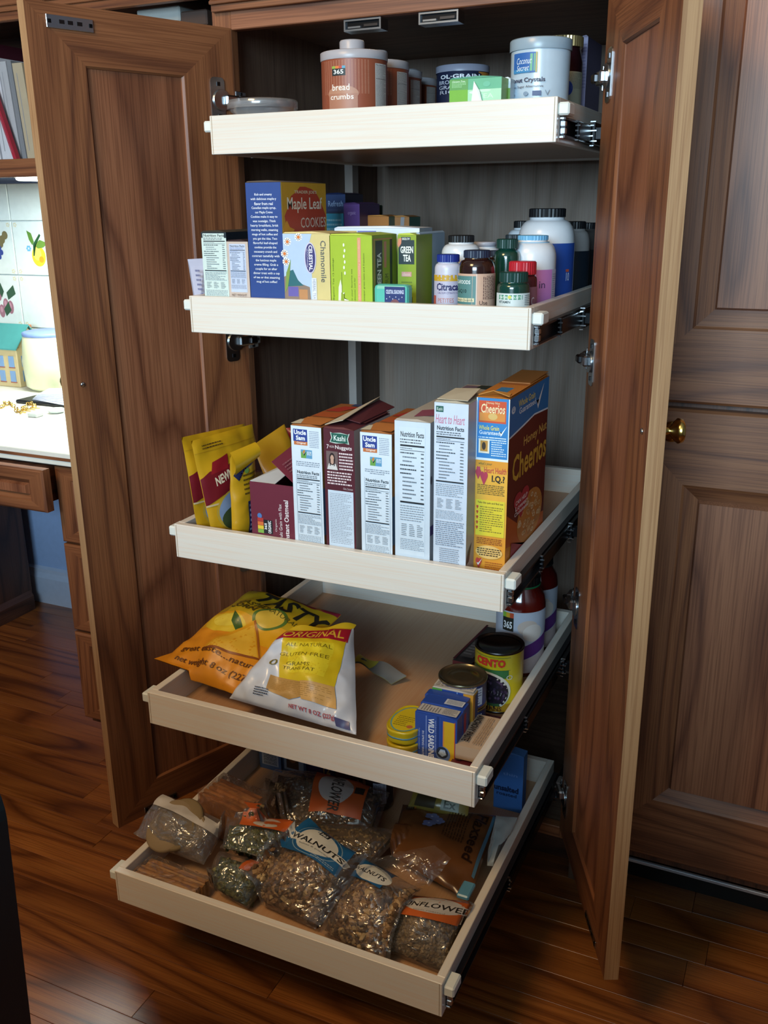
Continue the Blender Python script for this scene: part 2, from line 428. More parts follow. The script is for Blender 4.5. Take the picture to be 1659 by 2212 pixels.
m = MB(); m.box((-OX, 0, 0.095), (OX, 0.019, 0.118), oak['x'], 0.0012); m.build('face_frame_rail', cab)
# cupboard door above with a moulded lower edge
m = MB()
for (z0, z1, y0) in ((1.474, 1.484, -0.010), (1.484, 1.489, -0.016), (1.489, 1.506, -0.013), (1.506, 1.511, -0.019), (1.511, 2.03, -0.020)):
    m.box((-0.331, y0, z0), (0.331, -0.001, z1), oak['x'], 0.001)
m.build('upper_door_edge', cab)
# spacer boards holding the slides
for x0, x1 in ((-0.318, -0.300), (0.300, 0.318)):
    m = MB(); m.box((x0, 0.425, 0.118), (x1, 0.452, ZT+0.01), mat('9b948f', 0.6)); m.build('slide_mounting_strip', cab)
# magnetic catches under the top rail
for px in (787, 951):
    c = at(px, 43 if px < 800 else 28, y=0.012)
    m = MB(); z1 = ZT-0.001; z0 = z1-0.016
    x0, x1 = c.x-0.031, c.x+0.031
    m.box((x0, 0.004, z0), (x1, 0.030, z0+0.0025), steel); m.box((x0, 0.004, z1-0.0025), (x1, 0.030, z1), steel)
    m.box((x0, 0.004, z0+0.0025), (x0+0.0025, 0.030, z1-0.0025), steel); m.box((x1-0.0025, 0.004, z0+0.0025), (x1, 0.030, z1-0.0025), steel)
    o = m.build('catch', cab)
    m = MB(); m.box((x0+0.0025, 0.008, z0+0.0025), (x1-0.0025, 0.028, z1-0.0025), blacksteel)
    m.box((x0+0.006, 0.0055, z0+0.004), (c.x-0.004, 0.009, z0+0.0065), steel); m.box((c.x+0.002, 0.0055, z0+0.005), (x1-0.006, 0.009, z0+0.0085), darksteel)
    m.build('magnet', o)

def hinge(door, sx, z):
    """cup hinge; door frame: x away from hinge line (sx), interior face y=0"""
    m = MB()
    P = lambda a: (sx*a[0], a[1], a[2])
    n = 10; pts = []
    for (cx, cz, a0) in ((0.040, 0.027, 0), (0.027, 0.027, 90), (0.027, -0.027, 180), (0.040, -0.027, 270)):
        for k in range(4):
            a = math.radians(a0+k*30); pts.append(P((cx+0.007*math.cos(a), 0.0002, z+cz+0.007*math.sin(a))))
    m.prism(pts, (0, 0.0016, 0), steel)
    m.lathe([(0.0001, 0), (0.015, 0), (0.0165, 0.002), (0.016, 0.003)], (0, 0, 0), steel, n=18)
    k = len(m.v)-18*4
    for i in range(k, len(m.v)):
        q = m.v[i]; m.v[i] = V3((sx*0.027+q.x, q.z+0.0015, z+q.y))
    for zz in (-0.024, 0.024):
        m.box(P((0.029, 0.0016, z+zz-0.003)), P((0.035, 0.0030, z+zz+0.003)), darksteel)
    m.box(P((-0.004, 0.003, z-0.008)), P((0.024, 0.012, z+0.008)), steel, 0.0025)
    m.box(P((-0.012, 0.007, z-0.006)), P((0.004, 0.016, z+0.006)), darksteel, 0.002)
    o = m.build('hinge', door, local=True)
    return o
def mount(zc, s):
    """plate of a hinge screwed to the inside edge of the face frame"""
    m = MB(); x = s*OX
    m.box((x-s*0.003, 0.001, zc-0.016), (x-s*0.0002, 0.030, zc+0.016), steel, 0.0008)
    m.box((x-s*0.012, -0.002, zc-0.009), (x-s*0.003, 0.024, zc+0.009), steel, 0.002)
    m.box((x-s*0.0135, 0.000, zc-0.0025), (x-s*0.012, 0.018, zc+0.0025), darksteel)
    for zz in (-0.0125, 0.0125): m.box((x-s*0.0045, 0.012, zc+zz-0.002), (x-s*0.003, 0.017, zc+zz+0.002), blacksteel)
    m.build('hinge_plate', cab)

def door(s, hx, rz, hz):
    """s=+1: left door (grows along +x local); s=-1: right door"""
    Wd, T = 0.3432, 0.0205
    z0, z1 = 0.115, 1.450; a, b = 0.0975, 0.257; c, d = 0.181, 1.3705
    X = lambda v: s*v
    m = MB(); m.box((X(a-0.008), -0.0145, c-0.008), (X(b+0.008), -0.0045, d+0.008), oakd['z'])
    D = m.build('door', cab, local=True); D.location = (hx, 0, 0); D.rotation_euler = (0, 0, rz)
    def piece(name, poly, mm, inner):
        # poly: 4 pts (x,z) outer0, outer1, inner1, inner0 ; chamfered inner edge
        q = MB(); P = [(X(p[0]), p[1]) for p in poly]
        (o0, o1, i1, i0) = P
        def lerp(p, r, t): return (p[0]+(r[0]-p[0])*t, p[1]+(r[1]-p[1])*t)
        ch = 0.035
        j1, j0 = lerp(i1, o1, ch), lerp(i0, o0, ch)
        vs = [(o0[0], -T, o0[1]), (o1[0], -T, o1[1]), (i1[0], -T, i1[1]), (i0[0], -T, i0[1]),
              (o0[0], 0, o0[1]), (o1[0], 0, o1[1]), (j1[0], 0, j1[1]), (j0[0], 0, j0[1]), (i1[0], -0.003, i1[1]), (i0[0], -0.003, i0[1])]
        fs = [[0, 1, 2, 3], [4, 5, 6, 7], [7, 6, 8, 9], [9, 8, 2, 3], [1, 5, 6, 8, 2], [0, 4, 7, 9, 3]]
        q.add(vs, fs, mm)
        q.add([vs[0], vs[1], vs[5], vs[4]], [[0, 1, 2, 3]], edgeoak if name == 'door_stile' and inner else mm)
        q.build(name, D, local=True)
    piece('door_stile', [(0, z0), (0, z1), (a, d), (a, c)], oak['z'], False)
    piece('door_stile', [(Wd, z0), (Wd, z1), (b, d), (b, c)], oak['z'], True)
    piece('door_rail', [(0, z1), (Wd, z1), (b, d), (a, d)], oak['x'], False)
    piece('door_rail', [(0, z0), (Wd, z0), (b, c), (a, c)], oak['x'], False)
    for z in hz: hinge(D, s, z)
    # strike plate(s) and knob screw
    for zz, w0, w1 in ((1.426, 0.243, 0.314), (0.126, 0.222, 0.290)):
        m = MB(); hgt = 0.0085 if zz > 1 else 0.006
        m.box((X(w0), 0.0002, zz-hgt), (X(w1), 0.0022, zz+hgt), steel, 0.0005)
        for t in (0.06, 0.94): m.box((X(w0+(w1-w0)*t-0.0025), 0.0022, zz-0.0025), (X(w0+(w1-w0)*t+0.0025), 0.003, zz+0.0025), blacksteel)
        for t in (0.3, 0.5, 0.68): m.box((X(w0+(w1-w0)*t-0.004), 0.0022, zz-0.002), (X(w0+(w1-w0)*t+0.004), 0.0027, zz+0.003), darksteel)
        m.build('strike_plate', D, local=True)
    m = MB(); m.lathe([(0.0001, 0), (0.0042, 0), (0.003, 0.0018), (0.0002, 0.002)], (0, 0, 0), steel, n=12)
    for i, q in enumerate(m.v): m.v[i] = V3((X(0.3185)+q.x, q.z+0.0002, 0.918+q.y))
    m.build('knob_screw', D, local=True)
    # turned brass knob on the outside face
    m = MB(); m.lathe([(0.009, 0), (0.009, 0.002), (0.005, 0.004), (0.0045, 0.012), (0.012, 0.018), (0.0155, 0.022), (0.0145, 0.027), (0.007, 0.0295), (0.0002, 0.030)], (0, 0, 0), brass, n=20)
    for i, q in enumerate(m.v): m.v[i] = V3((X(0.3185)+q.x, -T-q.z, 0.918+q.y))
    m.build('door_knob', D, local=True)
    return D
door(1, -OX, -1.93709, (1.342, 0.955, 0.56, 0.20))
door(-1, OX, 2.00628, (1.342, 0.955, 0.56, 0.20))
for zc in (1.342, 0.955, 0.56, 0.20):
    mount(zc, 1); mount(zc, -1)

railm = mat('38373a', 0.35, 0.7)
for di, (zt, yf) in enumerate(DR):
    zb_ = zt-HD; h = WD/2; yb = yf+DD; t = 0.012
    m = MB()
    m.box((-h+t, yf+t, zb_+0.004), (h-t, yb-t, zb_+0.0085), birchf)
    D = m.build('drawer', cab)
    for s in (-1, 1):
        q = MB(); q.box((s*(h-t), yf+t, zb_), (s*h, yb, zt), birch['y'], 0.0008); q.build('drawer_side', D)
    q = MB(); q.box((-h+t, yb-t, zb_), (h-t, yb, zt), birch['x'], 0.0006); q.build('drawer_back', D)
    q = MB(); q.box((-h, yf, zb_), (h, yf+t, zt), birch['x'], 0.0008)
    for s in (-1, 1):
        q.box((s*(h-0.0042), yf-0.00015, zb_+0.001), (s*(h-0.0032), yf+0.0005, zt-0.001), plydark)
    q.build('drawer_front', D)
    for s in (-1, 1):
        q = MB(); q.box((s*(h-0.0005), yf+0.004, zt-0.0225), (s*(h+0.0150), yf+0.034, zt-0.0065), nylon, 0.0022); q.build('bumper', D)
        # three-part slide: drawer member, middle member, cabinet member
        q = MB(); xo = s*h
        q.box((xo, yf+0.014, zb_+0.006), (xo+s*0.0012, yb, zb_+0.031), railm)
        q.box((xo+s*0.0012, yf+0.014, zb_+0.028), (xo+s*0.008, yb, zb_+0.031), railm); q.box((xo+s*0.0012, yf+0.014, zb_+0.006), (xo+s*0.008, yb, zb_+0.009), railm)
        q.box((xo+s*0.0012, yf+0.0125, zb_+0.010), (xo+s*0.009, yf+0.020, zb_+0.0185), steel, 0.0012)
        q.box((xo+s*0.0012, yf+0.0125, zb_+0.0195), (xo+s*0.009, yf+0.020, zb_+0.0270), steel, 0.0012)
        q.box((xo+s*0.0005, yf+0.0125, zb_+0.0280), (xo+s*0.007, yf+0.019, zb_+0.0315), steel, 0.0008)
        q.box((xo+s*0.0005, yf+0.0125, zb_+0.0050), (xo+s*0.007, yf+0.019, zb_+0.0085), steel, 0.0008)
        q.build('slide_rail', D)
        q = MB(); ym = yf*0.5+0.01
        q.box((xo+s*0.009, ym, zb_+0.008), (xo+s*0.0135, ym+0.52, zb_+0.029), blacksteel, 0.001)
        for k, (dz, dw) in enumerate(((0.006, 0.004), (0.0115, 0.007), (0.018, 0.004), (0.0245, 0.007), (0.030, 0.004))):
            q.box((xo+s*0.008, ym-0.0015, zb_+dz-0.0009), (xo+s*(0.009+dw*.8), ym+0.0015, zb_+dz+0.0009), darksteel if yf > -.25 else steel)
        q.build('middle_rail', D)
        q = MB()
        q.box((s*(h+0.0145), 0.022, zb_+0.004), (s*(h+0.018), 0.575, zb_+0.033), blacksteel)
        q.box((s*(h+0.018), 0.024, zb_+0.010), (s*(h+0.045), 0.034, zb_+0.027), blacksteel, 0.001)
        for k, (dz, dw) in enumerate(((0.002, 0.006), (0.008, 0.011), (0.015, 0.004), (0.022, 0.010), (0.029, 0.005), (0.034, 0.008))):
            q.box((s*(h+0.012), 0.019, zb_+dz-0.0008), (s*(h+0.013+dw*.8), 0.022, zb_+dz+0.0008), steel)
        q.build('cabinet_rail', D)

# ================================================================ cabinet to the right
nb = th('side_cabinet', 'closed oak tall cabinet with raised-panel doors right of the open pantry', 'cabinet', (0.56, 0, 0))
X0, X1 = 0.3445, 0.800
m = MB(); m.box((0.338, 0.019, 0.095), (1.20, 0.585, 2.05), oakin['z']); m.build('body', nb)
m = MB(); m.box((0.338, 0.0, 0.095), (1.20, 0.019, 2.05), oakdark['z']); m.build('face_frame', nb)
m = MB(); m.box((0.338, 0.075, 0.0), (1.20, 0.087, 0.095), black); m.build('toe_kick', nb)
m = MB(); m.box((0.338, -0.004, 0.0885), (1.20, 0.006, 0.0945), mat('a9adb5', 0.35, 0.4), 0.0008); m.box((0.338, 0.0, 0.096), (1.2, 0.004, 0.099), black)
m.build('bottom_trim', nb)
def raised_door(parent, x0, x1, z0, z1, yf, th_=0.020, fr=0.085, sl=0.028, mz=None, mx=None, knob=None, name='door', rail_top=None):
    mz = mz or oak['z']; mx = mx or oak['x']; yb = yf+th_
    # raised centre panel
    a0, a1, c0, c1 = x0+fr+sl, x1-fr-sl, z0+fr+sl if z1-z0 > 0.3 else z0+fr*0.62+sl, z1-fr-sl if z1-z0 > 0.3 else z1-fr*0.62-sl
    fz = fr if z1-z0 > 0.3 else fr*0.62
    m = MB(); e = 0.0035
    vs = [(a0-e, yf+0.0105, c0-e), (a1+e, yf+0.0105, c0-e), (a1+e, yf+0.0105, c1+e), (a0-e, yf+0.0105, c1+e),
          (a0, yf+0.002, c0), (a1, yf+0.002, c0), (a1, yf+0.002, c1), (a0, yf+0.002, c1),
          (a0-e, yb-0.004, c0-e), (a1+e, yb-0.004, c0-e), (a1+e, yb-0.004, c1+e), (a0-e, yb-0.004, c1+e)]
    m.add(vs, [[4, 5, 6, 7], [0, 1, 5, 4], [1, 2, 6, 5], [2, 3, 7, 6], [3, 0, 4, 7], [8, 9, 1, 0], [9, 10, 2, 1], [10, 11, 3, 2], [11, 8, 0, 3], [11, 10, 9, 8]], oakd['z'] if mz is oak['z'] else mz)
    D = m.build(name, parent)
    xs = (x0, x0+fr, a0-e); zs = (z0, z0+fz, c0-e); X_ = (x1, x1-fr, a1+e); Z_ = (z1, z1-fz, c1+e)
    def fpiece(nm, o0, o1, i0, i1, k0, k1, mm):
        q = MB(); r = 0.004
        # outer rounded edge, flat face, coved slope down to the panel
        dx = 1 if i0[0] > o0[0] else -1; dz = 1 if i0[1] > o0[1] else -1
        vert = nm.endswith('stile')
        f0 = (o0[0]+dx*r, o0[1]+dz*r); f1 = (o1[0]+(1 if i1[0] > o1[0] else -1)*r, o1[1]+(1 if i1[1] > o1[1] else -1)*r)
        g = lambda p, y: (p[0], y, p[1])
        bead0 = tuple(i0[k]*0.86+k0[k]*0.14 for k in (0, 1)); bead1 = tuple(i1[k]*0.86+k1[k]*0.14 for k in (0, 1))
        prof0 = [g(o0, yb), g(o0, yf+r), g(f0, yf), g(i0, yf), g(bead0, yf+0.0028), g(k0, yf+0.0105), g(k0, yb)]
        prof1 = [g(o1, yb), g(o1, yf+r), g(f1, yf), g(i1, yf), g(bead1, yf+0.0028), g(k1, yf+0.0105), g(k1, yb)]
        n = len(prof0)
        q.add(prof0+prof1, [[i, i+1, n+i+1, n+i] for i in range(n-1)]+[[n-1, 0, n, 2*n-1], list(range(n))[::-1], list(range(n, 2*n))], mm)
        q.build(nm, D)
    fpiece('door_stile', (xs[0], zs[0]), (xs[0], Z_[0]), (xs[1], zs[1]), (xs[1], Z_[1]), (xs[2], zs[2]), (xs[2], Z_[2]), mz)
    fpiece('door_stile', (X_[0], zs[0]), (X_[0], Z_[0]), (X_[1], zs[1]), (X_[1], Z_[1]), (X_[2], zs[2]), (X_[2], Z_[2]), mz)
    fpiece('door_rail', (xs[0], zs[0]), (X_[0], zs[0]), (xs[1], zs[1]), (X_[1], zs[1]), (xs[2], zs[2]), (X_[2], zs[2]), mx)
    fpiece('door_rail', (xs[0], Z_[0]), (X_[0], Z_[0]), (xs[1], Z_[1]), (X_[1], Z_[1]), (xs[2], Z_[2]), (X_[2], Z_[2]), mx)
    if knob:
        k = MB(); k.lathe([(0.009, 0), (0.009, 0.0015), (0.0045, 0.003), (0.0042, 0.012), (0.007, 0.0155), (0.0125, 0.019), (0.0152, 0.023), (0.0145, 0.0275), (0.009, 0.0305), (0.0002, 0.0318)], (0, 0, 0), brass, n=28)
        for i, q in enumerate(k.v): k.v[i] = V3((knob[0]+q.x, yf-q.z, knob[1]+q.y))
        k.build('knob', D)
    return D
raised_door(nb, X0, X1, 0.1205, 0.8935, -0.0205, fr=0.113, sl=0.027, knob=None)
raised_door(nb, X0, X1, 0.9020, 1.95, -0.0205, fr=0.107, sl=0.030)
dl = [c for c in bpy.data.objects if c.parent == nb and c.name.startswith('door')][0]
k = MB(); k.lathe([(0.009, 0), (0.009, 0.0015), (0.0045, 0.003), (0.0042, 0.012), (0.007, 0.0155), (0.0125, 0.019), (0.0152, 0.023), (0.0145, 0.0275), (0.009, 0.0305), (0.0002, 0.0318)], (0, 0, 0), brass, n=28)
kp = at(1456, 925, y=-0.0205)
for i, q in enumerate(k.v): k.v[i] = V3((kp.x+q.x, -0.0205-q.z, kp.z+q.y))
k.build('knob', dl)

# ================================================================ desk, hutch, backsplash on the left
desk = th('kitchen_desk', 'built-in oak desk base with drawer stack and open kneehole left of the pantry', 'desk', (-1.1, 0.1, 0))
CX0, CX1 = -0.786, -0.342
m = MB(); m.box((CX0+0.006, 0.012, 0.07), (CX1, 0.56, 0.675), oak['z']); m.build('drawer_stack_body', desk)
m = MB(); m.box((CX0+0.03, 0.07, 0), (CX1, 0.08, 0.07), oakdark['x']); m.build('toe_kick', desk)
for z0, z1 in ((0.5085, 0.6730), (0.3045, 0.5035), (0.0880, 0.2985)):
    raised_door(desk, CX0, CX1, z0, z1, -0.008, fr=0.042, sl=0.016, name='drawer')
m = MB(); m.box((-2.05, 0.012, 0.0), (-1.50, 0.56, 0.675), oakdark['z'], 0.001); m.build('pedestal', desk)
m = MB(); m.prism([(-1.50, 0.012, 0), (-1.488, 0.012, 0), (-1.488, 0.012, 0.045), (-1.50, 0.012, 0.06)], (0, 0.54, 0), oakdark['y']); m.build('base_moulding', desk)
A = at(95, 1104, y=-0.062)
raised_door(desk, -1.49, -0.765, 0.5905, 0.6800, -0.062, th_=0.022, fr=0.036, sl=0.014, name='drawer')
m = MB(); m.box((-1.47, -0.040, 0.600), (-0.790, 0.40, 0.675), oakdark['y']); m.build('pencil_drawer_box', desk)
# white counter with wood inlay edge
wc = mat('e9ebe2', 0.35); wc2 = mat('b4bfd6', 0.4)
m = MB(); m.box((-2.2, -0.020, 0.681), (-0.341, 0.61, 0.708), wc, 0.0015)
ct = m.build('countertop'); tag(ct, 'white desk countertop with a thin wood stripe along its front edge', 'countertop')
m = MB(); m.box((-2.2, -0.0225, 0.6925), (-0.341, -0.0195, 0.6985), oak['x']); m.build('edge_inlay', ct)

# backsplash tiles
tb = MB(); tb.box((-2.2, 0.612, 0.708), (-0.341, 0.6145, 1.245), mat('cfd6d4', 0.8)); tiles = tb.build('trim_1'); tiles['kind'] = 'structure'
TS = 0.1445
GX, GZ = -1.4415, 1.0033
tilem = mat('dfe6e2', 0.22, coat=0.4)
proto_t = None
for i in range(-5, 8):
    for j in range(-2, 2):
        x0 = GX+i*TS; z0 = GZ+j*TS
        z1 = min(z0+TS, 1.246)
        if z0 < 0.708: z0 = 0.7085
        if x0+TS > -0.341: continue
        m = MB(); m.box((x0+0.0015, 0.606, z0+0.0015), (x0+TS-0.0015, 0.612, z1-0.0015), tilem, 0.0012); o = m.build('tile', tiles)
        # painted corner sprigs
        pr = Pr(face((x0, 0.606, z0), (1, 0, 0), (0, 0, 1), (0, -1, 0)), TS, TS, rough=0.35)
        full = z1-z0 > TS*0.95
        for cu in (0.09, 0.91):
            for cv in ((0.07, 0.93) if full else ()):
                for a in range(5):
                    pr.ell(cu+0.03*math.cos(a*1.26), cv+0.03*math.sin(a*1.26), 0.016, 0.013, 'd8c9a0', n=8); pr.o -= pr.step
        if full and (i, j) == (0, 0) :
            # lemon with leaves
            pr.ell(0.60, 0.36, 0.17, 0.19, 'e3c63a', n=24); pr.ell(0.57, 0.40, 0.10, 0.12, 'eddc6a', n=16); pr.ell(0.66, 0.30, 0.06, 0.06, 'd9a52c', n=12)
            pr.poly([(0.36, 0.83), (0.47, 0.78), (0.52, 0.62), (0.47, 0.56), (0.40, 0.66)], '5f8a3a'); pr.poly([(0.52, 0.56), (0.66, 0.66), (0.86, 0.60), (0.74, 0.52), (0.60, 0.50)], '6f9440')
            pr.poly([(0.47, 0.36), (0.50, 0.37), (0.53, 0.55), (0.70, 0.74), (0.67, 0.77), (0.49, 0.58)], '2f5a35')
            for a in range(6): pr.ell(0.37+0.04*math.cos(a*1.05), 0.50+0.04*math.sin(a*1.05), 0.025, 0.02, '6fb3d8', n=8); pr.o -= pr.step
        if full and (i, j) in ((-1, -1), (2, -1), (-3, 0)):
            for a, (cu, cv) in enumerate(((0.44, 0.62), (0.60, 0.42), (0.48, 0.30), (0.36, 0.45), (0.72, 0.38))):
                pr.ell(cu, cv, 0.075, 0.13, 'a2727f', n=14); pr.ell(cu-0.01, cv+0.03, 0.035, 0.06, 'c493a0', n=10)
            for cu, cv, dx in ((0.52, 0.70, 0.0), (0.68, 0.66, 0.14), (0.38, 0.72, -0.1), (0.58, 0.34, 0.08)):
                pr.poly([(cu, cv-0.14), (cu+0.07+dx, cv-0.02), (cu+dx*1.2, cv+0.15), (cu-0.07+dx*0.3, cv)], '3c5a44')
        if full and (i, j) in ((-1, 0), (1, 0), (-2, -1)):
            for cu, cv in ((0.60, 0.72), (0.72, 0.66), (0.52, 0.64), (0.66, 0.58), (0.80, 0.74), (0.58, 0.54)): pr.ell(cu, cv, 0.075, 0.08, '7b6f4c', n=10)
            for cu, cv in ((0.62, 0.50), (0.56, 0.44), (0.66, 0.42), (0.60, 0.34)): pr.ell(cu, cv, 0.05, 0.055, '3f4f95', n=10)
        if pr.mb.f: pr.build('painted_motif', o, local=False)

# open hutch shelf with books above the backsplash
HY = 0.285
hutch = th('hutch_shelf', 'open oak wall shelf unit holding papers and books above the tiled desk', 'shelf', (-1.1, HY, 1.247))
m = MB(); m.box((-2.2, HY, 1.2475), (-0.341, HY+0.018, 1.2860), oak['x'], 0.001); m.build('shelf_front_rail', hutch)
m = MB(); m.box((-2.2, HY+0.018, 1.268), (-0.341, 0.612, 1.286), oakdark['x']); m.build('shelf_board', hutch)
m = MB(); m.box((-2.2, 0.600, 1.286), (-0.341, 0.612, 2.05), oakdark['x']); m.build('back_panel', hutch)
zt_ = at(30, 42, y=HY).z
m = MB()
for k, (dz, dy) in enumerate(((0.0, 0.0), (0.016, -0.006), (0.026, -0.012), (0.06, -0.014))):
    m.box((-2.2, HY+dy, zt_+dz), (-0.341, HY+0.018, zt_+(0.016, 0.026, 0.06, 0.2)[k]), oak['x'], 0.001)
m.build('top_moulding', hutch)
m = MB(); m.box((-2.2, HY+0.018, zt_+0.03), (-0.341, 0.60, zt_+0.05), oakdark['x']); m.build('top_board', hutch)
lamp = th('under_cabinet_light', 'glowing white fluorescent light bar under the shelf above the desk', 'lamp', (-0.95, 0.36, 1.2))
lc = at(78, 383, y=0.36)
m = MB(); m.box((lc.x-0.035, 0.32, lc.z+0.006), (lc.x+0.62, 0.42, 1.2475), mat('d8d8d0', 0.4), 0.004); m.build('housing', lamp)
m = MB(); m.box((lc.x-0.030, 0.322, lc.z-0.008), (lc.x+0.61, 0.418, lc.z+0.006), emis('f4fff4', 9.0), 0.006); m.build('diffuser', lamp)
l = bpy.data.lights.new('desk_light', 'AREA'); l.shape = 'RECTANGLE'; l.size = 0.6; l.size_y = 0.08; l.energy = 7.5; l.color = (0.93, 1.0, 0.93)
o = bpy.data.objects.new('desk_light', l); COL.objects.link(o); o.location = (lc.x+0.15, 0.37, lc.z-0.012)

# unseen block added behind the photographer (keeps the window light off the lowest trays)
blocker = th('light_blocker', 'unseen block added behind the viewer to shade the lowest trays', 'light blocker', (0.4, -2.6, 0))
m = MB(); m.box((-1.6, -2.45, 0.0), (2.2, -1.68, 0.95), mat('8a7a66', 0.7), 0.004); m.build('base', blocker)
m = MB(); m.box((-1.65, -2.50, 0.95), (2.25, -1.62, 0.99), mat('6d6a66', 0.4), 0.004); m.build('blocker_top', blocker)

# dark chair at lower left
ch = th('dining_chair', 'black chair back with rounded corner at the lower left edge', 'chair', (-0.086, -1.005, 0), rz=math.radians(-8))
m = MB()
pts = []
wch, top = 0.40, 0.798
for k in range(9):
    a = math.radians(90-k*11.25); pts.append((0.205-0.03+0.03*math.cos(a), top-0.04+0.04*math.sin(a)))
pts += [(0.185, 0.42), (-0.185, 0.42)]
for k in range(9):
    a = math.radians(180-k*11.25); pts.append((-0.205+0.03+0.03*math.cos(a), top-0.04+0.04*math.sin(a)))
m.prism([(p[0], 0.0, p[1]) for p in pts], (0, 0.03, 0), mat('10191a', 0.45)); m.build('backrest', ch, local=True)
m = MB(); m.box((-0.2, -0.40, 0.40), (0.2, 0.0, 0.45), mat('10191a', 0.5), 0.012); m.build('seat', ch, local=True)
for sx in (-0.17, 0.17):
    for sy in (-0.37, 0.015):
        m = MB(); m.box((sx-0.016, sy-0.016, 0), (sx+0.016, sy+0.014, 0.42 if sy > 0 else 0.40), mat('10191a', 0.5), 0.003); m.build('leg', ch, local=True)
# ================================================================ goods: builders
def carton(name, label, cat, loc, w, d, h, cols, rz=0, group=None, flap=True, open_top=False):
    T = th(name, label, cat, loc, rz, group)
    m = MB(); c = {k: mat(v, 0.42) for k, v in cols.items()}; base = c['front']
    if open_top:
        t = 0.0012
        for a, b, k in (((0, 0, 0), (w, t, h), 'front'), ((0, d-t, 0), (w, d, h), 'back'), ((0, t, 0), (t, d-t, h), 'left'), ((w-t, t, 0), (w, d-t, h), 'right'), ((t, t, 0), (w-t, d-t, t), 'front')):
            m.box(a, b, c.get(k, base))
    else: m.box((0, 0, 0), (w, d, h), base, mats=c)
    m.build('box_body', T, local=True)
    if flap and not open_top:
        q = MB(); tc_ = c.get('top', base)
        q.add([(0, 0, h+.0003), (w, 0, h+.0003), (w, d, h+.0003), (0, d, h+.0003), (w*.04, d*.02, h+.0022), (w*.62, d*.02, h+.0030), (w*.62, d*.98, h+.0030), (w*.04, d*.98, h+.0022)],
              [[0, 1, 5, 4], [1, 2, 6, 5], [2, 3, 7, 6], [3, 0, 4, 7], [4, 5, 6, 7]], tc_)
        q.build('top_flap', T, local=True)
    F = {'front': Pr(face((0, 0, 0), (1, 0, 0), (0, 0, 1), (0, -1, 0)), w, h),
         'right': Pr(face((w, 0, 0), (0, 1, 0), (0, 0, 1), (1, 0, 0)), d, h),
         'left': Pr(face((0, d, 0), (0, -1, 0), (0, 0, 1), (-1, 0, 0)), d, h),
         'top': Pr(face((0, 0, h+0.003), (1, 0, 0), (0, 1, 0), (0, 0, 1)), w, d)}
    return T, F
def fin(T, F, names=('front', 'right', 'top', 'left')):
    for k in names:
        if F[k].mb.f: F[k].build({'front': 'front_print', 'right': 'side_print', 'top': 'top_print', 'left': 'left_print'}[k], T)
def cpx(name, label, cat, pl, pr_, ptop, y0, zf, d, cols, rz=0, group=None, prow=None, **kw):
    prow = prow or ptop+40
    a = at(pl, prow, y=y0); b = at(pr_, prow, y=y0); h = at((pl+pr_)/2, ptop, y=y0).z-zf
    T, F = carton(name, label, cat, (a.x, y0, zf), b.x-a.x, d, h, cols, rz, group, **kw)
    k = min(range(5), key=lambda i: abs(DR[i][0]-HD+0.0087-zf))
    if abs(DR[k][0]-HD+0.0087-zf) < 0.01:
        for n in ('front', 'right'): F[n].vlo = max(0, min(.9, (lip_z(y0, k)-zf)/h))
    return T, F
def dep(p): return (p-CAM).dot(_f)
def capmesh(c, r, z0, z1, m, ribs=30):
    q = MB(); n = ribs*2; R = [(r*(1.0 if i % 2 else 0.965), 2*math.pi*i/n) for i in range(n)]
    q.prism([(c[0]+a*math.cos(t), c[1]+a*math.sin(t), z0) for a, t in R], (0, 0, (z1-z0)*0.93), m)
    q.lathe([(r*0.965, z1-(z1-z0)*0.07), (r*0.93, z1), (0.0001, z1)], (c[0], c[1], 0), m, n=32, cap=False)
    return q
def bottle(name, label, cat, cx, yc, zf, rows, hw, bodym, capm, group=None, ribbed=True, n=36):
    """rows: cap top, cap bottom, shoulder (pixel rows at the axis); hw: half widths in px of cap, neck, body"""
    t = [at(cx, r_, y=yc) for r_ in rows]; x = t[-1].x; D = dep(V3((x, yc, t[-1].z)))
    rc, rn, rb = (k/FPX*D for k in hw); z = [p.z for p in t]
    T = th(name, label, cat, (x, yc, zf), 0, group)
    m = MB(); zc0, zc1, zs = z[0], z[1], z[2]
    prof = [(rb*.90, zf), (rb*.985, zf+.003), (rb, zf+.008), (rb, zs)]
    for k in range(1, 7):
        a = k/6*math.pi/2; prof.append((rn+(rb-rn)*math.cos(a), zs+(zc1-0.0015-zs)*math.sin(a)*0.93))
    prof += [(rn, zc1), (rn*0.9, zc0-0.002)]
    m.lathe(prof, (x, yc, 0), bodym, n=n); m.build('bottle_body', T)
    q = capmesh((x, yc), rc, zc1, zc0, capm) if ribbed else MB().lathe([(rc, zc1), (rc, zc0-0.0015), (rc*.96, zc0), (0.0001, zc0)], (x, yc, 0), capm, n=32)
    q.build('cap', T)
    am = math.atan2(CAM.y-yc, CAM.x-x)
    return T, x, rb, am, zs
def wrap(T, x, yc, r, am, z0, z1, span=2.6, off=0.0006, step=0.00005):
    fm = cyl((x, yc, 0), r+off, am, z0)
    f2 = lambda X, Y, o: fm(X-r*span/2, Y, o)
    p = Pr(f2, r*span, z1-z0, cell=0.006, step=step, base=0.0002)
    zf = T.location.z; k = min(range(5), key=lambda i: abs(DR[i][0]-HD+0.0087-zf))
    if k < 2: p.vlo = max(0, min(.9, (lip_z(yc-r, k)-z0)/(z1-z0)))
    return p
WH = mat('eef0ec', 0.35)
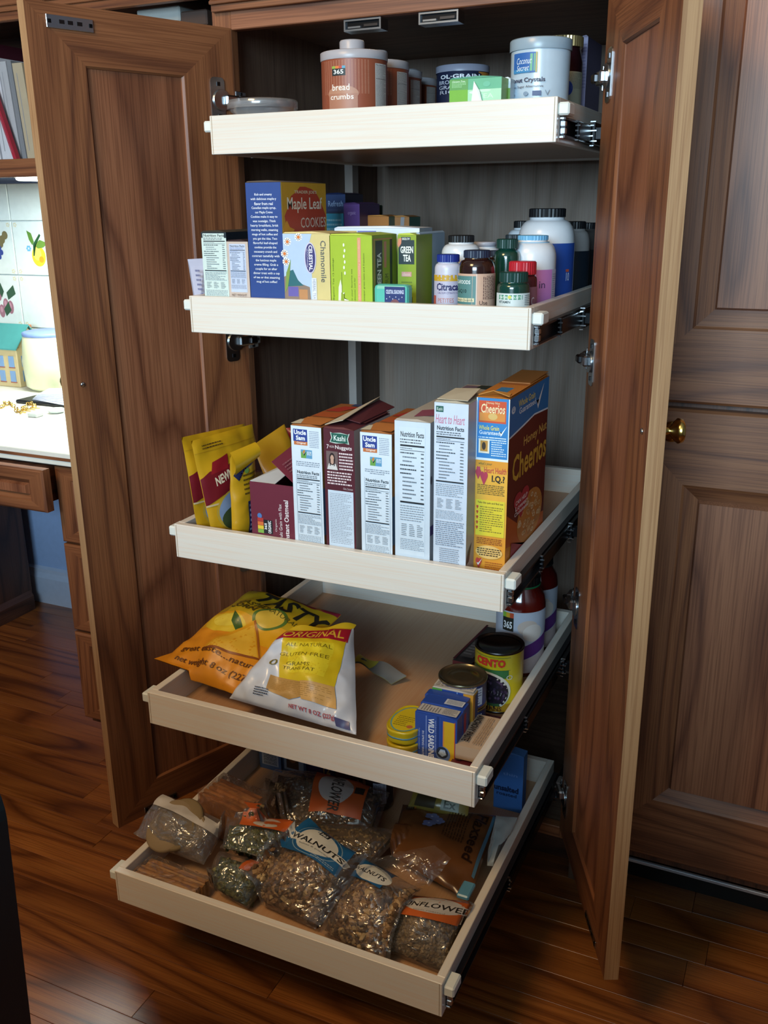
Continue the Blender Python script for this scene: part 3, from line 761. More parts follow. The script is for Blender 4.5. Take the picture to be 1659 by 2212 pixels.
# ---------------------------------------------------------------- tray 1 (top)
F1 = DR[0][0]-HD+0.0087
CC = mat('8d4a32', 0.45); LID = mat('a9a6ab', 0.35)
for k, (cpx_, yc) in enumerate(((765.5, -0.052), (816, 0.052), (848, 0.160), (885, 0.268))):
    p = at(cpx_, 160, y=yc); r = 0.0478; x = p.x
    ztop = at(765.5, 119, y=-0.052).z
    lab = ['orange-brown bread crumb canister with white lid nearest the tray front', 'orange-brown canister just behind the front bread crumb canister', 'third orange-brown canister back in the top tray row', 'rearmost orange-brown canister beside the dark brown-rice can'][k]
    T = th('canister', lab, 'canister', (x, yc, F1), 0, 'row of canisters on the top tray')
    m = MB(); m.lathe([(r*.985, F1), (r, F1+.002), (r, ztop-0.004), (r*.98, ztop-.002)], (x, yc, 0), CC, n=40); m.build('canister_body', T)
    m = MB(); m.lathe([(r*1.03, ztop-0.010), (r*1.04, ztop-0.008), (r*1.04, ztop+.001), (r*1.0, ztop+.002), (r*.96, ztop-.001), (0.0001, ztop-.001)], (x, yc, 0), LID, n=40, cap=False); m.build('lid', T)
    m = MB(); rk = r*0.385; m.lathe([(rk, ztop-.001), (rk, ztop+.017), (rk*.93, ztop+.019), (0.0001, ztop+.019)], (x-0.003, yc, 0), LID, n=28, cap=False); m.build('lid_spout', T)
    am = math.atan2(CAM.y-yc, CAM.x-x)
    P = wrap(T, x, yc, r, am, F1, ztop-.010, span=3.0)
    rows_, cols_ = 26, 16
    P.rect(0, 0, 1, 1, CC)
    P.o += .0001
    for i in range(cols_):
        for j in range(rows_):
            if k > 1 and i > 8: continue
            u = 0.14+i*0.033; v = 0.30+j*0.026
            P.rect(u, v, u+0.017, v+0.010, 'b9826a'); P.o -= P.step
    if k == 0:
        P.o += P.step
        P.ell(.37, .30, .17, .16, 'b28268'); P.rect(.21, .0, .53, .30, 'a8745c')
        P.rect(.26, .66, .41, .80, '1b2c30'); P.rect(.26, .80, .30, .85, '8fae4a'); P.rect(.30, .80, .34, .85, 'd8793a'); P.rect(.34, .80, .375, .85, 'b9443a'); P.rect(.375, .80, .41, .85, '4f9ab8')
        P.text('365', .28, .69, .39, .78, 'e8ecea', bold=.02)
        P.text('bread', .26, .36, .45, .49, 'eee3d8', bold=.01); P.text('crumbs', .235, .18, .49, .29, 'eee3d8', bold=.01)
    P.o += 3*P.step
    P.rect(.72, .02, .90, .91, 'c9c3bd'); P.text('Nutrition Facts', .73, .86, .89, .90, '3a3030'); P.bars(.73, .05, .89, .83, 30, '8a7f7a', seed=k+4)
    P.rect(.73, .60, .89, .61, '3a3030'); P.rect(.73, .84, .89, .845, '3a3030')
    P.build('printed_wrap', T, local=False)
# clear lidded bowl
yc = -0.050; p = at(567, 226, y=yc); D = dep(p); r = 74/FPX*D; zt_ = at(567, 224, y=yc).z
T = th('plastic_bowl', 'low clear plastic bowl at the left end of the top tray', 'bowl', (p.x, yc, F1))
m = MB(); m.lathe([(r*.60, F1), (r*.66, F1+.002), (r*.70, 1.3105), (r*.93, zt_-.012), (r*.97, zt_-.004), (r, zt_-.002), (r, zt_), (r*.95, zt_), (r*.90, zt_-.012), (r*.67, 1.3105), (r*.62, F1+.004), (0.0001, F1+.004)], (p.x, yc, 0), tubclear, n=48, cap=False)
m.build('bowl_wall', T)
m = MB(); m.lathe([(r*1.01, zt_-.009), (r*1.03, zt_-.008), (r*1.03, zt_+.002), (r*1.0, zt_+.004), (r*.94, zt_+.001), (0.0001, zt_+.001)], (p.x, yc, 0), tubclear, n=48, cap=False); m.build('lid', T)
# dark can
yc = 0.20; p = at(999, 180, y=yc); r = 56/FPX*dep(p); zt_ = at(999, 146, y=yc).z
T = th('food_can', 'dark blue can lettered GRAIN between the canisters and the torn tea box', 'can', (p.x, yc, F1))
m = MB(); m.lathe([(r*.98, F1), (r, F1+.002), (r, zt_-.009), (r*.98, zt_-.008)], (p.x, yc, 0), mat('1f2640', 0.4), n=40); m.build('can_body', T)
m = MB(); m.lathe([(r*1.03, zt_-.010), (r*1.03, zt_), (r*.98, zt_+.001), (r*.92, zt_-.002), (0.0001, zt_-.002)], (p.x, yc, 0), mat('8d8fa0', 0.35), n=40, cap=False); m.build('lid', T)
P = wrap(T, p.x, yc, r, math.atan2(CAM.y-yc, CAM.x-p.x), F1, zt_-.011, span=2.9)
P.rect(.72, .0, 1.0, 1.0, 'a8702c'); P.ell(.70, .84, .09, .13, '141a2c')
P.text("OL\u00b7GRAIN", .17, .78, .74, .92, 'dfe3ea', bold=.03); P.text('BROWN', .14, .60, .50, .73, 'b9bfd0', bold=.01); P.text('GRADE', .14, .44, .52, .56, 'b9bfd0', bold=.01)
P.text('RICE', .16, .28, .5, .4, 'b9bfd0'); P.build('printed_wrap', T, local=False)
# torn tea box
T, F = cpx('tea_box', 'torn green tea box with a white paper tear at the front of the top tray', 'box', 971, 1083, 169, -0.085, F1, 0.062,
           {'front': '5fae86', 'right': '7fae3a', 'top': '4f9a80', 'left': '5fae86', 'back': '5fae86'}, prow=200)
f = F['front']
f.rect(0, 0, .36, .52, '6fae2e'); f.rect(0, .52, .36, 1, '5a9a4e'); f.bars(.05, .62, .32, .9, 5, '9ccf9a', seed=3)
f.rect(.36, .0, 1, .5, 'a9d9b4'); f.ell(.50, .38, .11, .07, 'd7ead8'); f.ell(.68, .44, .12, .06, 'c4e2c8'); f.ell(.72, .72, .07, .12, '68b795')
f.text('Green Tea', .06, .86, .3, .94, 'dff0d8'); f.text('TEA', .55, .1, .85, .3, 'cfe8cf')
fin(T, F)
q = MB(); q.prism([(0.030, -.001, .030), (0.037, -.004, .075), (0.046, -.006, .062), (0.055, -.003, .028), (0.040, -.001, .004)], (0, 0.0006, 0), mat('eef4f0', .6)); q.build('torn_flap', T, local=True)
T, F = cpx('small_carton', 'small white and green carton between the tea box and the white tub', 'box', 1085, 1102, 171, -0.055, F1, 0.05,
           {'front': 'cfdde2', 'right': 'b6c4cc', 'top': 'cfdde2', 'left': 'cfdde2', 'back': 'cfdde2'}, prow=200)
F['front'].rect(0, 0, 1, .55, '6f9a3a'); fin(T, F)
# translucent tub
yc = -0.002; p = at(1167, 150, y=yc); D = dep(p); r = 64.5/FPX*D; zt_ = at(1167, 90, y=yc).z
tubm = mat('b6c6d2', 0.35, coat=.4)
T = th('plastic_tub', 'white translucent coconut sugar tub with grey lid at the right of the top tray', 'tub', (p.x, yc, F1))
m = MB(); m.lathe([(r*.93, F1), (r*.95, F1+.003), (r*.985, zt_-.012), (r*.97, zt_-.006)], (p.x, yc, 0), tubm, n=44); m.build('tub_body', T)
m = MB(); m.lathe([(r*1.02, zt_-.014), (r*1.03, zt_-.012), (r*1.03, zt_-.001), (r*1.0, zt_+.001), (r*.93, zt_-.003), (0.0001, zt_-.003)], (p.x, yc, 0), mat('93a5b2', .3), n=44, cap=False); m.build('lid', T)
P = wrap(T, p.x, yc, r*.985, math.atan2(CAM.y-yc, CAM.x-p.x), F1+.004, zt_-.014, span=2.9, off=.0008)
P.rect(.14, .52, .465, .93, '2f62a8'); P.rect(.14, .52, .38, .60, '3f86b8'); P.rect(.38, .55, .44, .90, '6fae8a'); P.rect(.445, .52, .465, .93, 'b9a85a')
P.text('Coconut', .20, .70, .40, .83, 'e4edf2', shear=.3); P.text('Secret', .20, .56, .37, .68, 'e4edf2', shear=.3)
P.text('Coconut Crystals', .02, .30, .56, .42, '2b2c4c', bold=.02); P.text('Organic Sugar Alternative', .06, .20, .54, .26, '2b2c4c')
P.text('net wt', .10, .05, .18, .10, '3a3f5c'); P.rect(.42, .04, .52, .14, '3f4f78'); P.ell(.34, .09, .03, .045, '7f93a8'); P.text('V', .56, .04, .62, .15, '7f8fa0')
P.build('printed_label', T, local=False)
# gold-lid jar behind the tub
yc = 0.13; p = at(1212, 150, y=yc); D = dep(p); r = 45/FPX*D; zt_ = at(1212, 82, y=yc).z
T = th('glass_jar', 'dark jar with gold screw lid tucked behind the white tub', 'jar', (p.x, yc, F1))
m = MB(); m.lathe([(r*.95, F1), (r, F1+.004), (r, zt_-.035), (r*.85, zt_-.018), (r*.85, zt_-.012)], (p.x, yc, 0), mat('2a1216', .12, coat=.5), n=36); m.build('jar_body', T)
capmesh((p.x, yc), r*1.0, zt_-.015, zt_, mat('c2a874', .3, 0.8), 40).build('lid', T)
P = wrap(T, p.x, yc, r, math.atan2(CAM.y-yc, CAM.x-p.x), F1+.004, zt_-.05, span=2.8)
P.rect(0, .0, 1, 1, 'a3a08c'); P.bars(.62, .3, .95, .95, 14, '6f6d60', seed=9); P.ell(.62, .32, .10, .30, '1f3a8a'); P.build('printed_label', T, local=False)
T, F = cpx('tall_carton', 'thin pale mauve carton standing at the right back of the top tray', 'box', 1254, 1267, 80, 0.19, F1, 0.10,
           {'front': '8d86a8', 'right': '6a6484', 'top': 'a8a2bc', 'left': '8d86a8', 'back': '8d86a8'}, prow=150)
F['front'].bars(.1, .1, .9, .9, 14, '6f6890', seed=3); fin(T, F)

# ---------------------------------------------------------------- tray 2
F2 = DR[1][0]-HD+0.0087; Y2 = -0.1890
def C2(front, right='', top='', **k):
    d = {'front': front, 'right': right or front, 'top': top or front, 'left': front, 'back': front}; d.update(k); return d
# leaning leaflet
a, b, c_, d = at(405, 560, y=-.17), at(440, 558, y=-.15), at(446, 640, y=-.15), at(424, 650, y=-.17)
d.z = F2; c_.z = F2
lf = MB(); lf.prism([d, c_, b, a], (0, .0015, 0), mat('cfcde0', .6))
o = lf.build('leaflet'); tag(o, 'folded white leaflet leaning at the left end of the second tray', 'leaflet')
P = Pr(lambda x, y, o_: V3((d.x+(a.x-d.x)*y/.1+x, d.y-.0004-o_, F2+y)), .02, .1); P.bars(.55, .5, 1.0, .85, 5, '5a5f86', seed=2); P.text('us', .75, .36, .98, .48, '3f4680'); P.build('print', o, local=False)
# dark topped box
T, F = cpx('snack_box', 'tall dark-topped carton with pale nutrition panel left on the second tray', 'box', 438, 491, 502, Y2, F2, 0.135, C2('ccd6d2', '20262c', '3a3a34'), prow=560)
f = F['front']; f.rect(0, .915, 1, 1, '1b2a33'); f.rect(.0, .0, 1, .915, 'cfe0da'); f.rect(.06, .91, .92, .985, 'cfe0da'); f.nutrition(.08, .02, .95, .975, 5); fin(T, F)
T, F = cpx('cracker_box', 'small pale carton with bluish nutrition panel beside the tall blue cookie box', 'box', 492, 538, 522, Y2, F2, 0.12, C2('cbb9ac', '2a2630', '3a2c30'), prow=580)
f = F['front']; f.rect(.12, .10, .88, .96, 'c3cfe8'); f.nutrition(.15, .16, .85, .94, 8, '5a6aa0'); f.text('NET WEIGHT', .15, .03, .85, .07, '7a6a62'); fin(T, F)
# blue cookie box
T, F = cpx('cookie_box', 'tall cookie box with blue spine and red and yellow maple front', 'box', 534, 609, 394, Y2, F2, at(702, 398, x=at(609, 500, y=Y2).x).y-Y2, C2('2f4a8a', 'b0442c', '5a5048'), prow=480)
f = F['front']
lines = ['Rich and creamy', 'with delicious maple-y', 'flavor from real', 'Canadian maple syrup,', 'our Maple Creme', 'Cookies make it easy to', 'wax nostalgic. Think', 'hearty breakfasts, brisk', 'morning walks, steaming', 'mugs of hot coffee and', 'you get the idea. Two', 'flavorful leaf-shaped', 'cookies provide the', 'necessary crunch and', 'contrast tastefully with', 'the luscious maple', 'creme filling. Grab a', 'couple for an after', 'dinner treat with a cup', 'of tea or that steaming', 'mug of hot coffee!']
for i, s_ in enumerate(lines):
    wd = len(s_)/24*.40; y = .885-i*.0375; f.text(s_, .5-wd, y, .5+wd, y+.026, 'e6ebf4', bold=.012)
f = F['right']
f.rect(0, 0, 1, 1, 'c9982c'); rnd = random.Random(5)
f.poly([(min(.99, 0.52+(.42+.05*rnd.random())*math.cos(a*.26)*(1.05 if a % 2 else .96)), .62+(.34+.03*rnd.random())*math.sin(a*.26)) for a in range(24)], 'b23f2a')
f.poly([(0, .0), (1, .0), (1, .55), (.8, .5), (.5, .62), (.2, .5), (0, .58)], 'b23f2a'); f.poly([(.0, .60), (.10, .68), (.16, .62), (.26, .60), (.18, .54), (.24, .46), (.10, .48), (0, .44)], 'd89a2a')
f.text("TRADER JOE'S", .28, .90, .78, .935, 'd9c8a8', bold=.02); f.text('Maple Leaf', .12, .74, .90, .875, 'eadfce', bold=.01); f.text('COOKIES', .40, .61, .98, .70, 'e0c9b8', bold=.005)
f.rect(0, 0, .012, 1, 'd8d070'); fin(T, F)
# chamomile box
T, F = cpx('tea_box', 'pale yellow chamomile herbal tea box with painted daisies, second tray', 'box', 613, 714, 505, Y2, F2, 0.065, C2('d8c788', 'b9a76a', 'd5c48a'), prow=570)
f = F['front']; f.poly([(0, 0), (.0, 1), (.62, 1), (.52, .75), (.60, .4), (.66, 0)], 'b6cbe4'); f.poly([(0, .0), (0, .35), (.2, .42), (.35, .25), (.55, .2), (.62, 0)], '8f7a6a')
f.poly([(.05, .2), (.05, .42), (.2, .46), (.3, .3), (.42, .22)], '2f6a72'); f.rect(.08, .05, .3, .2, '6a5fa8'); f.rect(.32, 0, .5, .16, 'c08a5a')
for cu, cv in ((.10, .88), (.34, .95), (.03, .70), (.06, .58)):
    for k in range(9): f.ell(cu+.055*math.cos(k*.7), cv+.042*math.sin(k*.7), .028, .020, 'f2f2ee', n=8); f.o -= f.step
    f.o += f.step; f.ell(cu, cv, .034, .026, 'd87a3a', n=12)
f.poly([(.01, .1), (.05, .4), (.16, .62), (.13, .4), (.08, .2)], '7f9a4a'); f.ell(.58, .64, .125, .235, 'cdc8dc'); f.ell(.58, .64, .105, .215, '3c3a72')
f.text('CELESTIAL', .55, .45, .63, .83, 'e8e6f0', rot=-90, bold=.03); f.text('SEASONINGS', .505, .5, .535, .78, 'c8c6e0', rot=-90)
f.text('Chamomile', .80, .28, .91, .90, '5a5a5e', rot=-90); f.rect(.60, .0, .70, .34, 'dfe3ea'); f.text('HERBAL TEA', .62, .02, .68, .32, '8f93a8', rot=-90); fin(T, F)
# lime tea boxes
x1 = at(804, 580, y=Y2).x
T, F = cpx('tea_box', 'lime green tea box lying on its side with a white cup drawing', 'box', 713, 804, 509, Y2, F2, at(857, 560, x=x1).y-Y2, C2('a5bf33', '8ea52c', 'b3c94a'), prow=580)
f = F['front']; f.rect(.66, 0, .74, .97, 'dd9a72'); f.text('delicious and healthy antioxidants', .675, .03, .725, .93, 'e8c0a8', rot=90)
f.poly([(.16, .0), (.20, .22), (.25, .34), (.28, .22), (.24, 0)], 'e6ecd0'); f.poly([(.24, 0), (.27, .12), (.34, .14), (.30, .05), (.44, .02), (.44, 0)], 'e9edd6'); f.poly([(.20, 0), (.26, .14), (.33, .11), (.33, 0)], '8fa52a')
f.rect(.275, .12, .285, .45, '5c6f1e')
for k in range(6): f.ell(.34+.02*(k % 2), .86-.085*k, .02, .028, 'eef2da', n=8)
f.text('Bigelow Tea 12 teabags', .06, .02, .10, .66, '5d7020', rot=90); f.text('in your favorite tea', .50, .02, .54, .50, '5d7020', rot=90); f.text('discover just for', .57, .02, .61, .37, '5d7020', rot=90); f.text('steeper great taste and freedom', .79, .02, .83, .74, '5d7020', rot=90)
f = F['right']; f.rect(.06, .03, .80, .95, 'c98a62'); f.rect(.09, .05, .77, .93, '8ea52c'); f.rect(.12, .05, .40, .92, '1d3032'); f.text('GREEN TEA', .19, .10, .35, .74, 'e6ece6', rot=90, bold=.03)
f.rect(.70, .05, .80, .93, '1d3032'); f.rect(.46, .5, .56, .9, 'c9866a'); f.text('PREMIUM', .5, .1, .64, .4, '26382a', rot=90); fin(T, F)
T, F = cpx('tea_box', 'upright lime box labelled green tea on a dark square', 'box', 859, 899, 508, Y2+.075, F2, 0.062, C2('8ea52c', '7a8f24', 'b3c94a'), prow=560)
f = F['front']; f.rect(.05, .58, .90, .93, '24363a'); f.rect(.2, .92, .7, .975, '24363a'); f.poly([(0, .86), (.05, .95), (.22, .96), (.2, .88), (.06, .82)], 'd98a6a'); f.text('BIGELOW', .26, .93, .66, .965, 'dde4dc', bold=.02)
f.text('GREEN', .16, .74, .84, .84, 'eef2ea', bold=.03); f.text('TEA', .30, .62, .72, .72, 'eef2ea', bold=.03); f.rect(.22, .40, .76, .47, 'd29a8a'); f.text('classic', .28, .41, .7, .46, 'eed8cc'); f.rect(.3, .0, .8, .1, '3c2c22'); f.bars(.2, .2, .8, .34, 3, '6d8024', seed=4, center=True); fin(T, F)
T, F = cpx('tea_box', 'narrow maroon and pale blue carton edge behind the upright lime box', 'box', 898, 907, 506, Y2+.09, F2, 0.10, C2('9fb6cc', '8ea6bc'), prow=560)
F['front'].rect(0, .55, 1, 1, '8d3a4e'); fin(T, F)
xr = at(905, 560, y=Y2+.115).x
T, F = cpx('cereal_bar_box', 'wide white carton with grey printed side behind the lime boxes', 'box', 724, 906, 493, Y2+.115, F2, at(932, 540, x=xr).y-(Y2+.115), C2('d3dff0', '7d8896', 'd8e2f0'), prow=560)
f = F['right']; f.bars(.06, .10, .94, .92, 26, '565f70', seed=6); f.rect(.0, .93, 1, 1, '98a4b2'); F['front'].rect(.28, .93, .50, .965, '6a6fae'); F['front'].rect(.0, .93, .27, .965, 'b9a060'); fin(T, F)
# aqua candy tin
yt = -0.188; a = at(806, 630, y=yt); b = at(880, 630, y=yt); zt_ = at(850, 615, y=yt).z
T = th('candy_tin', 'small aqua and navy rounded tin at the front of the lime boxes', 'tin', (a.x, yt, F2))
ha = b.x-a.x; H = zt_-F2
m = MB(); m.box((a.x, yt, F2), (b.x, yt+.022, zt_), mat('5fc0ae', .3, coat=.3), 0.006); m.build('tin_body', T)
P = Pr(face((a.x, yt, F2), (1, 0, 0), (0, 0, 1), (0, -1, 0)), ha, H, base=.0003)
P.rect(.34, .05, .93, .96, '23336e'); P.text('CELESTIAL SEASONINGS', .38, .82, .90, .90, 'cdd4ea', bold=.03); P.ell(.64, .30, .24, .42, '7a4a50'); P.ell(.64, .26, .21, .37, '3c4a7c'); P.poly([(.50, .1), (.58, .45), (.63, .52), (.68, .48), (.78, .1)], 'b98a78')
for k in range(6): P.ell(.40+.09*k, .72+.04*(k % 2), .012, .012, 'dfe4f0', n=6)
P.build('printed_face', T, local=False)
# row at the back left of tray 2
YB = 0.10
T, F = cpx('tea_box', 'dark blue tea box stacked on the cyan carton at the back of tray two', 'box', 704, 746, 420, YB, at(720, 460, y=YB).z, 0.07, C2('14305e', '141a34', '16244a'), prow=440)
F['front'].text('Refresh', .12, .35, .88, .66, '8fa6c8', bold=.01); F['front'].rect(.1, .1, .8, .2, '2f4470'); fin(T, F)
T, F = cpx('tea_box', 'cyan carton under the dark blue box at the back of tray two', 'box', 703, 742, 461, YB-.001, F2, 0.07, C2('2f9dbb', '1f6a80'), prow=480, flap=False)
F['front'].bars(.08, .80, .9, .95, 3, '9fd8e4', seed=2); fin(T, F)
T, F = cpx('pasta_box', 'small purple carton with a lavender oval behind the lime boxes', 'box', 743, 777, 441, YB-.012, F2, 0.08, C2('5d3a7c', '3a2450', '54386c'), prow=470)
f = F['front']; f.text('organic', .25, .885, .75, .93, 'b08fc0'); f.ell(.5, .70, .17, .075, 'c4c4e4'); f.rect(.05, .60, .95, .63, 'b9a0d0'); f.rect(.05, .52, .95, .58, 'a8a04a'); fin(T, F)
yc = YB+.10; p = at(803, 455, y=yc); r = 24/FPX*dep(p)
T = th('glass_jar', 'dark jar with ribbed green lid at the back of tray two', 'jar', (p.x, yc, F2))
zt_ = at(803, 443, y=yc).z; zl = at(803, 462, y=yc).z
m = MB(); m.lathe([(r*.95, F2), (r, F2+.003), (r, zl-.02), (r*.9, zl-.004), (r*.88, zl)], (p.x, yc, 0), mat('2a1018', .15), n=28); m.build('jar_body', T)
capmesh((p.x, yc), r*.98, zl-.001, zt_, mat('1f3a2c', .4), 30).build('lid', T)
T, F = cpx('spice_box', 'orange carton with pale lettering in front of the green-lid jar', 'box', 789, 840, 468, YB+.02, F2, 0.05, C2('b8702c', '1f5a4c', 'b87838'), prow=490)
F['front'].text('ORANGE', .32, .80, .98, .90, 'd9a06a'); fin(T, F)
T, F = cpx('spice_box', 'orange and teal carton right of the orange lettered carton', 'box', 844, 884, 469, YB+.045, F2, 0.05, C2('9c6430', '1f5a4c', 'a87038'), prow=490)
F['front'].quad((.45, .62), (.62, .6), (.75, 1), (.55, 1), '8a8484') ; fin(T, F)

# ---- bottles on the right of tray 2
navy = mat('1c2f86', .4); blk = mat('111317', .45); wht = mat('d9dde2', .3, coat=.3); gl = mat('2a1410', .08, coat=.8); grn = mat('0f3a30', .12, coat=.7); grnc = mat('123a34', .35)
BG = 'vitamin and supplement bottles on the second tray'
def lab(T, x, yc, r, am, z0, z1, span=2.7): return wrap(T, x, yc, r, am, z0, z1, span=span, off=.0007)
def zrow(cx, row, yc): return at(cx, row, y=yc).z
# big white bottle with blue label
yc = .078
T, x, r, am, zs = bottle('pill_bottle', 'large white bottle with black cap and dark blue label', 'bottle', 1180, yc, F2, (450, 469, 522), (39, 37, 61), wht, blk, BG)
P = lab(T, x, yc, r, am, F2+.004, zrow(1180, 524, yc)); P.rect(0, 0, 1, 1, '24499a'); P.rect(.975, 0, 1, 1, 'aab4c8'); P.text('10', .80, .42, .86, .55, 'd9dde8'); P.rect(.79, .56, .85, .60, 'c0583a'); P.build('bottle_label', T, local=False)
yc = .155
T, x, r, am, zs = bottle('pill_bottle', 'white bottle with black cap half hidden left behind the large one', 'bottle', 1134, yc, F2, (477, 492, 516), (25, 24, 38), wht, blk, BG)
T, x, r, am, zs = bottle('pill_bottle', 'grey-white black-capped bottle with dark label right of the large one', 'bottle', 1234, .20, F2, (478, 494, 530), (29, 28, 39), mat('9a9694', .4), blk, BG)
P = lab(T, x, .20, r, am, F2+.004, zrow(1234, 541, .20), 2.9); P.rect(0, 0, 1, 1, '15202c'); P.ring(.82, .3, .05, .06, .3, '9fa4a8'); P.build('bottle_label', T, local=False)
T, x, r, am, zs = bottle('pill_bottle', 'dark black-capped bottle furthest right behind the others', 'bottle', 1262, .29, F2, (481, 494, 530), (26, 25, 33), mat('4a4644', .4), blk, BG)
P = lab(T, x, .29, r, am, F2+.004, zrow(1262, 538, .29), 2.9); P.rect(0, 0, 1, 1, '14171c'); P.build('bottle_label', T, local=False)
# sky-blue cap bottle
yc = -.022
T, x, r, am, zs = bottle('pill_bottle', 'white bottle with sky blue cap and pink-purple label', 'bottle', 1150, yc, F2, (508, 518, 556), (32.5, 31.5, 51), wht, mat('6fb0d8', .4), BG)
m = MB(); m.lathe([(33/FPX*1.45, 0), (34.5/FPX*1.45, .001), (34.5/FPX*1.45, .004), (33/FPX*1.45, .005)], (x, yc, zrow(1150, 530, yc)), mat('6fb0d8', .4), n=32, cap=False); m.build('neck_ring', T)
P = lab(T, x, yc, r, am, F2+.002, zrow(1150, 580, yc)); P.rect(0, 0, .86, 1, 'c07ab8'); P.rect(.86, 0, 1, 1, 'b9b4c4'); P.text('in', .62, .52, .72, .70, '3c2a58'); P.text('Y', .5, 1.04, .56, 1.12, '7a7488'); P.bars(.88, .1, .98, .9, 14, '8a8698', seed=3); P.build('bottle_label', T, local=False)
# dark green tall bottles behind
T, x, r, am, zs = bottle('pill_bottle', 'dark green glass bottle with green cap left of the sky blue cap', 'bottle', 1095, -.062, F2, (516, 536, 558), (23, 19, 29), grn, grnc, BG)
T, x, r, am, zs = bottle('pill_bottle', 'dark capped bottle just behind the dark green glass bottle', 'bottle', 1108, .025, F2, (507, 520, 545), (17, 16, 24), gl, mat('1f2c34', .4), BG)
# red cap, green cap front
T, x, r, am, zs = bottle('pill_bottle', 'small maroon jar with bright red cap behind the green-capped jar', 'bottle', 1128, -.118, F2, (564, 592, 606), (29.5, 27, 32), mat('4a1420', .12, coat=.6), mat('b8222e', .3), BG)
P = lab(T, x, -.118, r, am, F2+.002, zrow(1128, 618, -.118)); P.rect(0, 0, 1, 1, '8d5a64'); P.text('& C', .62, .1, .85, .5, 'd9c8cc'); P.build('bottle_label', T, local=False)
yc = -.163
T, x, r, am, zs = bottle('pill_bottle', 'green-capped dark green vitamin jar at the very front', 'bottle', 1109, yc, F2, (587, 608, 622), (31, 29, 35), grn, grnc, BG)
P = lab(T, x, yc, r, am, F2-.0+.001, zrow(1109, 631, yc)); P.rect(0, 0, 1, 1, 'ccd6d4'); P.rect(.14, .55, .72, .88, '3f8a6c'); P.text("NATURE'S BOUNTY", .17, .62, .69, .80, 'dfeee0', bold=.02); P.ell(.42, .73, .04, .12, 'd0c84a'); P.text('VITAMIN', .14, .28, .44, .46, '3c4a4c', bold=.02); P.bars(.78, .1, .97, .9, 6, '6a7478', seed=2); P.build('bottle_label', T, local=False)
# Q10 amber jar
yc = -.150
T, x, r, am, zs = bottle('pill_bottle', 'amber glass jar with navy cap and teal and cream label', 'bottle', 1030, yc, F2, (540, 556, 582), (29, 27, 39.5), gl, mat('232d44', .4), BG)
P = lab(T, x, yc, r, am, F2+.002, zrow(1030, 589, yc), 2.8); P.rect(0, 0, 1, 1, 'cfa890'); P.rect(0, .04, .49, .93, '54807e'); P.text('MEGAFOODS', -.08, .68, .38, .80, 'e6ece8', bold=.02); P.text('CoQ10', .02, .38, .30, .52, '1f3030', bold=.01); P.rect(.02, .12, .46, .24, 'd9cfa8'); P.text('heart health', .05, .15, .43, .21, '3f4a3a'); P.rect(.49, .0, .51, 1, 'e0c8b8')
P.bars(.62, .2, .95, .93, 9, '6a4a44', seed=5, rot=True); P.text('Use', .56, .03, .72, .16, '3a2a28'); P.build('bottle_label', T, local=False)
T, x, r, am, zs = bottle('pill_bottle', 'second dark amber bottle tucked right behind the amber glass jar', 'bottle', 1062, -.06, F2, (541, 553, 575), (16, 14, 22), gl, mat('1c2030', .4), BG)
# Citracal
yc = -.125
T, x, r, am, zs = bottle('pill_bottle', 'white calcium bottle with blue cap and yellow band', 'bottle', 968, yc, F2, (549, 565, 582), (24.5, 22, 29), mat('c9c8d6', .35), navy, BG)
P = lab(T, x, yc, r, am, F2+.002, zrow(968, 591, yc), 2.8); P.rect(0, 0, 1, 1, 'bdb9cc'); P.quad((0, .78), (.88, .78), (.94, .98), (0, .98), 'c9a02c'); P.text('Citracal', .17, .47, .83, .72, '26265c', bold=.03); P.text('CALCIUM CITRATE + D3', .2, .36, .82, .43, '6a5f88'); P.text('PETITES', .22, .08, .66, .22, 'c07a6a'); P.rect(0, .0, .14, .3, 'b85a4a'); P.build('bottle_label', T, local=False)
T, x, r, am, zs = bottle('pill_bottle', 'white bottle with black cap behind the blue-capped calcium bottle', 'bottle', 996, -.045, F2, (508, 523, 548), (28, 27, 42), wht, blk, BG)
T, x, r, am, zs = bottle('pill_bottle', 'white bottle with pale grey lid behind the navy-capped amber jar', 'bottle', 1046, .02, F2, (522, 532, 545), (26, 25, 30), wht, mat('a8a9b4', .4), BG, ribbed=False)
# ---------------------------------------------------------------- tray 3: cereal and coffee
F3 = DR[2][0]-HD+0.0087; Y3 = -0.2735
def cereal(name, label, pl, pr_, ptop, prow, cols, backpx, Y3=Y3, **kw):
    x1 = at(pr_, prow, y=Y3).x; zt_ = at((pl+pr_)/2, ptop, y=Y3).z
    d = at(backpx[0], backpx[1], z=zt_).y-Y3
    return cpx(name, label, 'box', pl, pr_, ptop, Y3, F3, d, cols, prow=prow, group='cereal boxes standing on the third tray', **kw)
# open oatmeal box
T, F = cpx('oatmeal_box', 'short maroon instant oatmeal box with torn open flap', 'box', 542, 639, 1046, Y3, F3, 0.115, C2('6b2a3a', '5c2430', 'c9bca8'), prow=1095, open_top=True, flap=False)
f = F['front']; f.rect(.14, .09, .47, .34, '1c2026'); f.ell(.19, .40, .05, .05, '4f7ab8')
for k, c in enumerate(('7fae4a', 'e0c23c', 'd8703a', 'b23a34')): f.rect(.14, .09+k*.07, .27, .155+k*.07, c)
f.text('365', .29, .16, .345, .28, 'e8ecee', rot=90, bold=.03); f.text('ORGANIC', .37, .10, .44, .33, 'e8ecee', rot=90, bold=.03)
f.text('Organic', .53, .15, .58, .38, 'e6dcdc', rot=90); f.text('Multi Grain with Flax', .62, -.0+.01, .69, .66, 'e6dcdc', rot=90); f.text('Instant Oatmeal', .74, .01, .84, .74, 'eee6e6', rot=90, bold=.015); fin(T, F)
wO = bpy.data.objects[T.children[0].name].dimensions
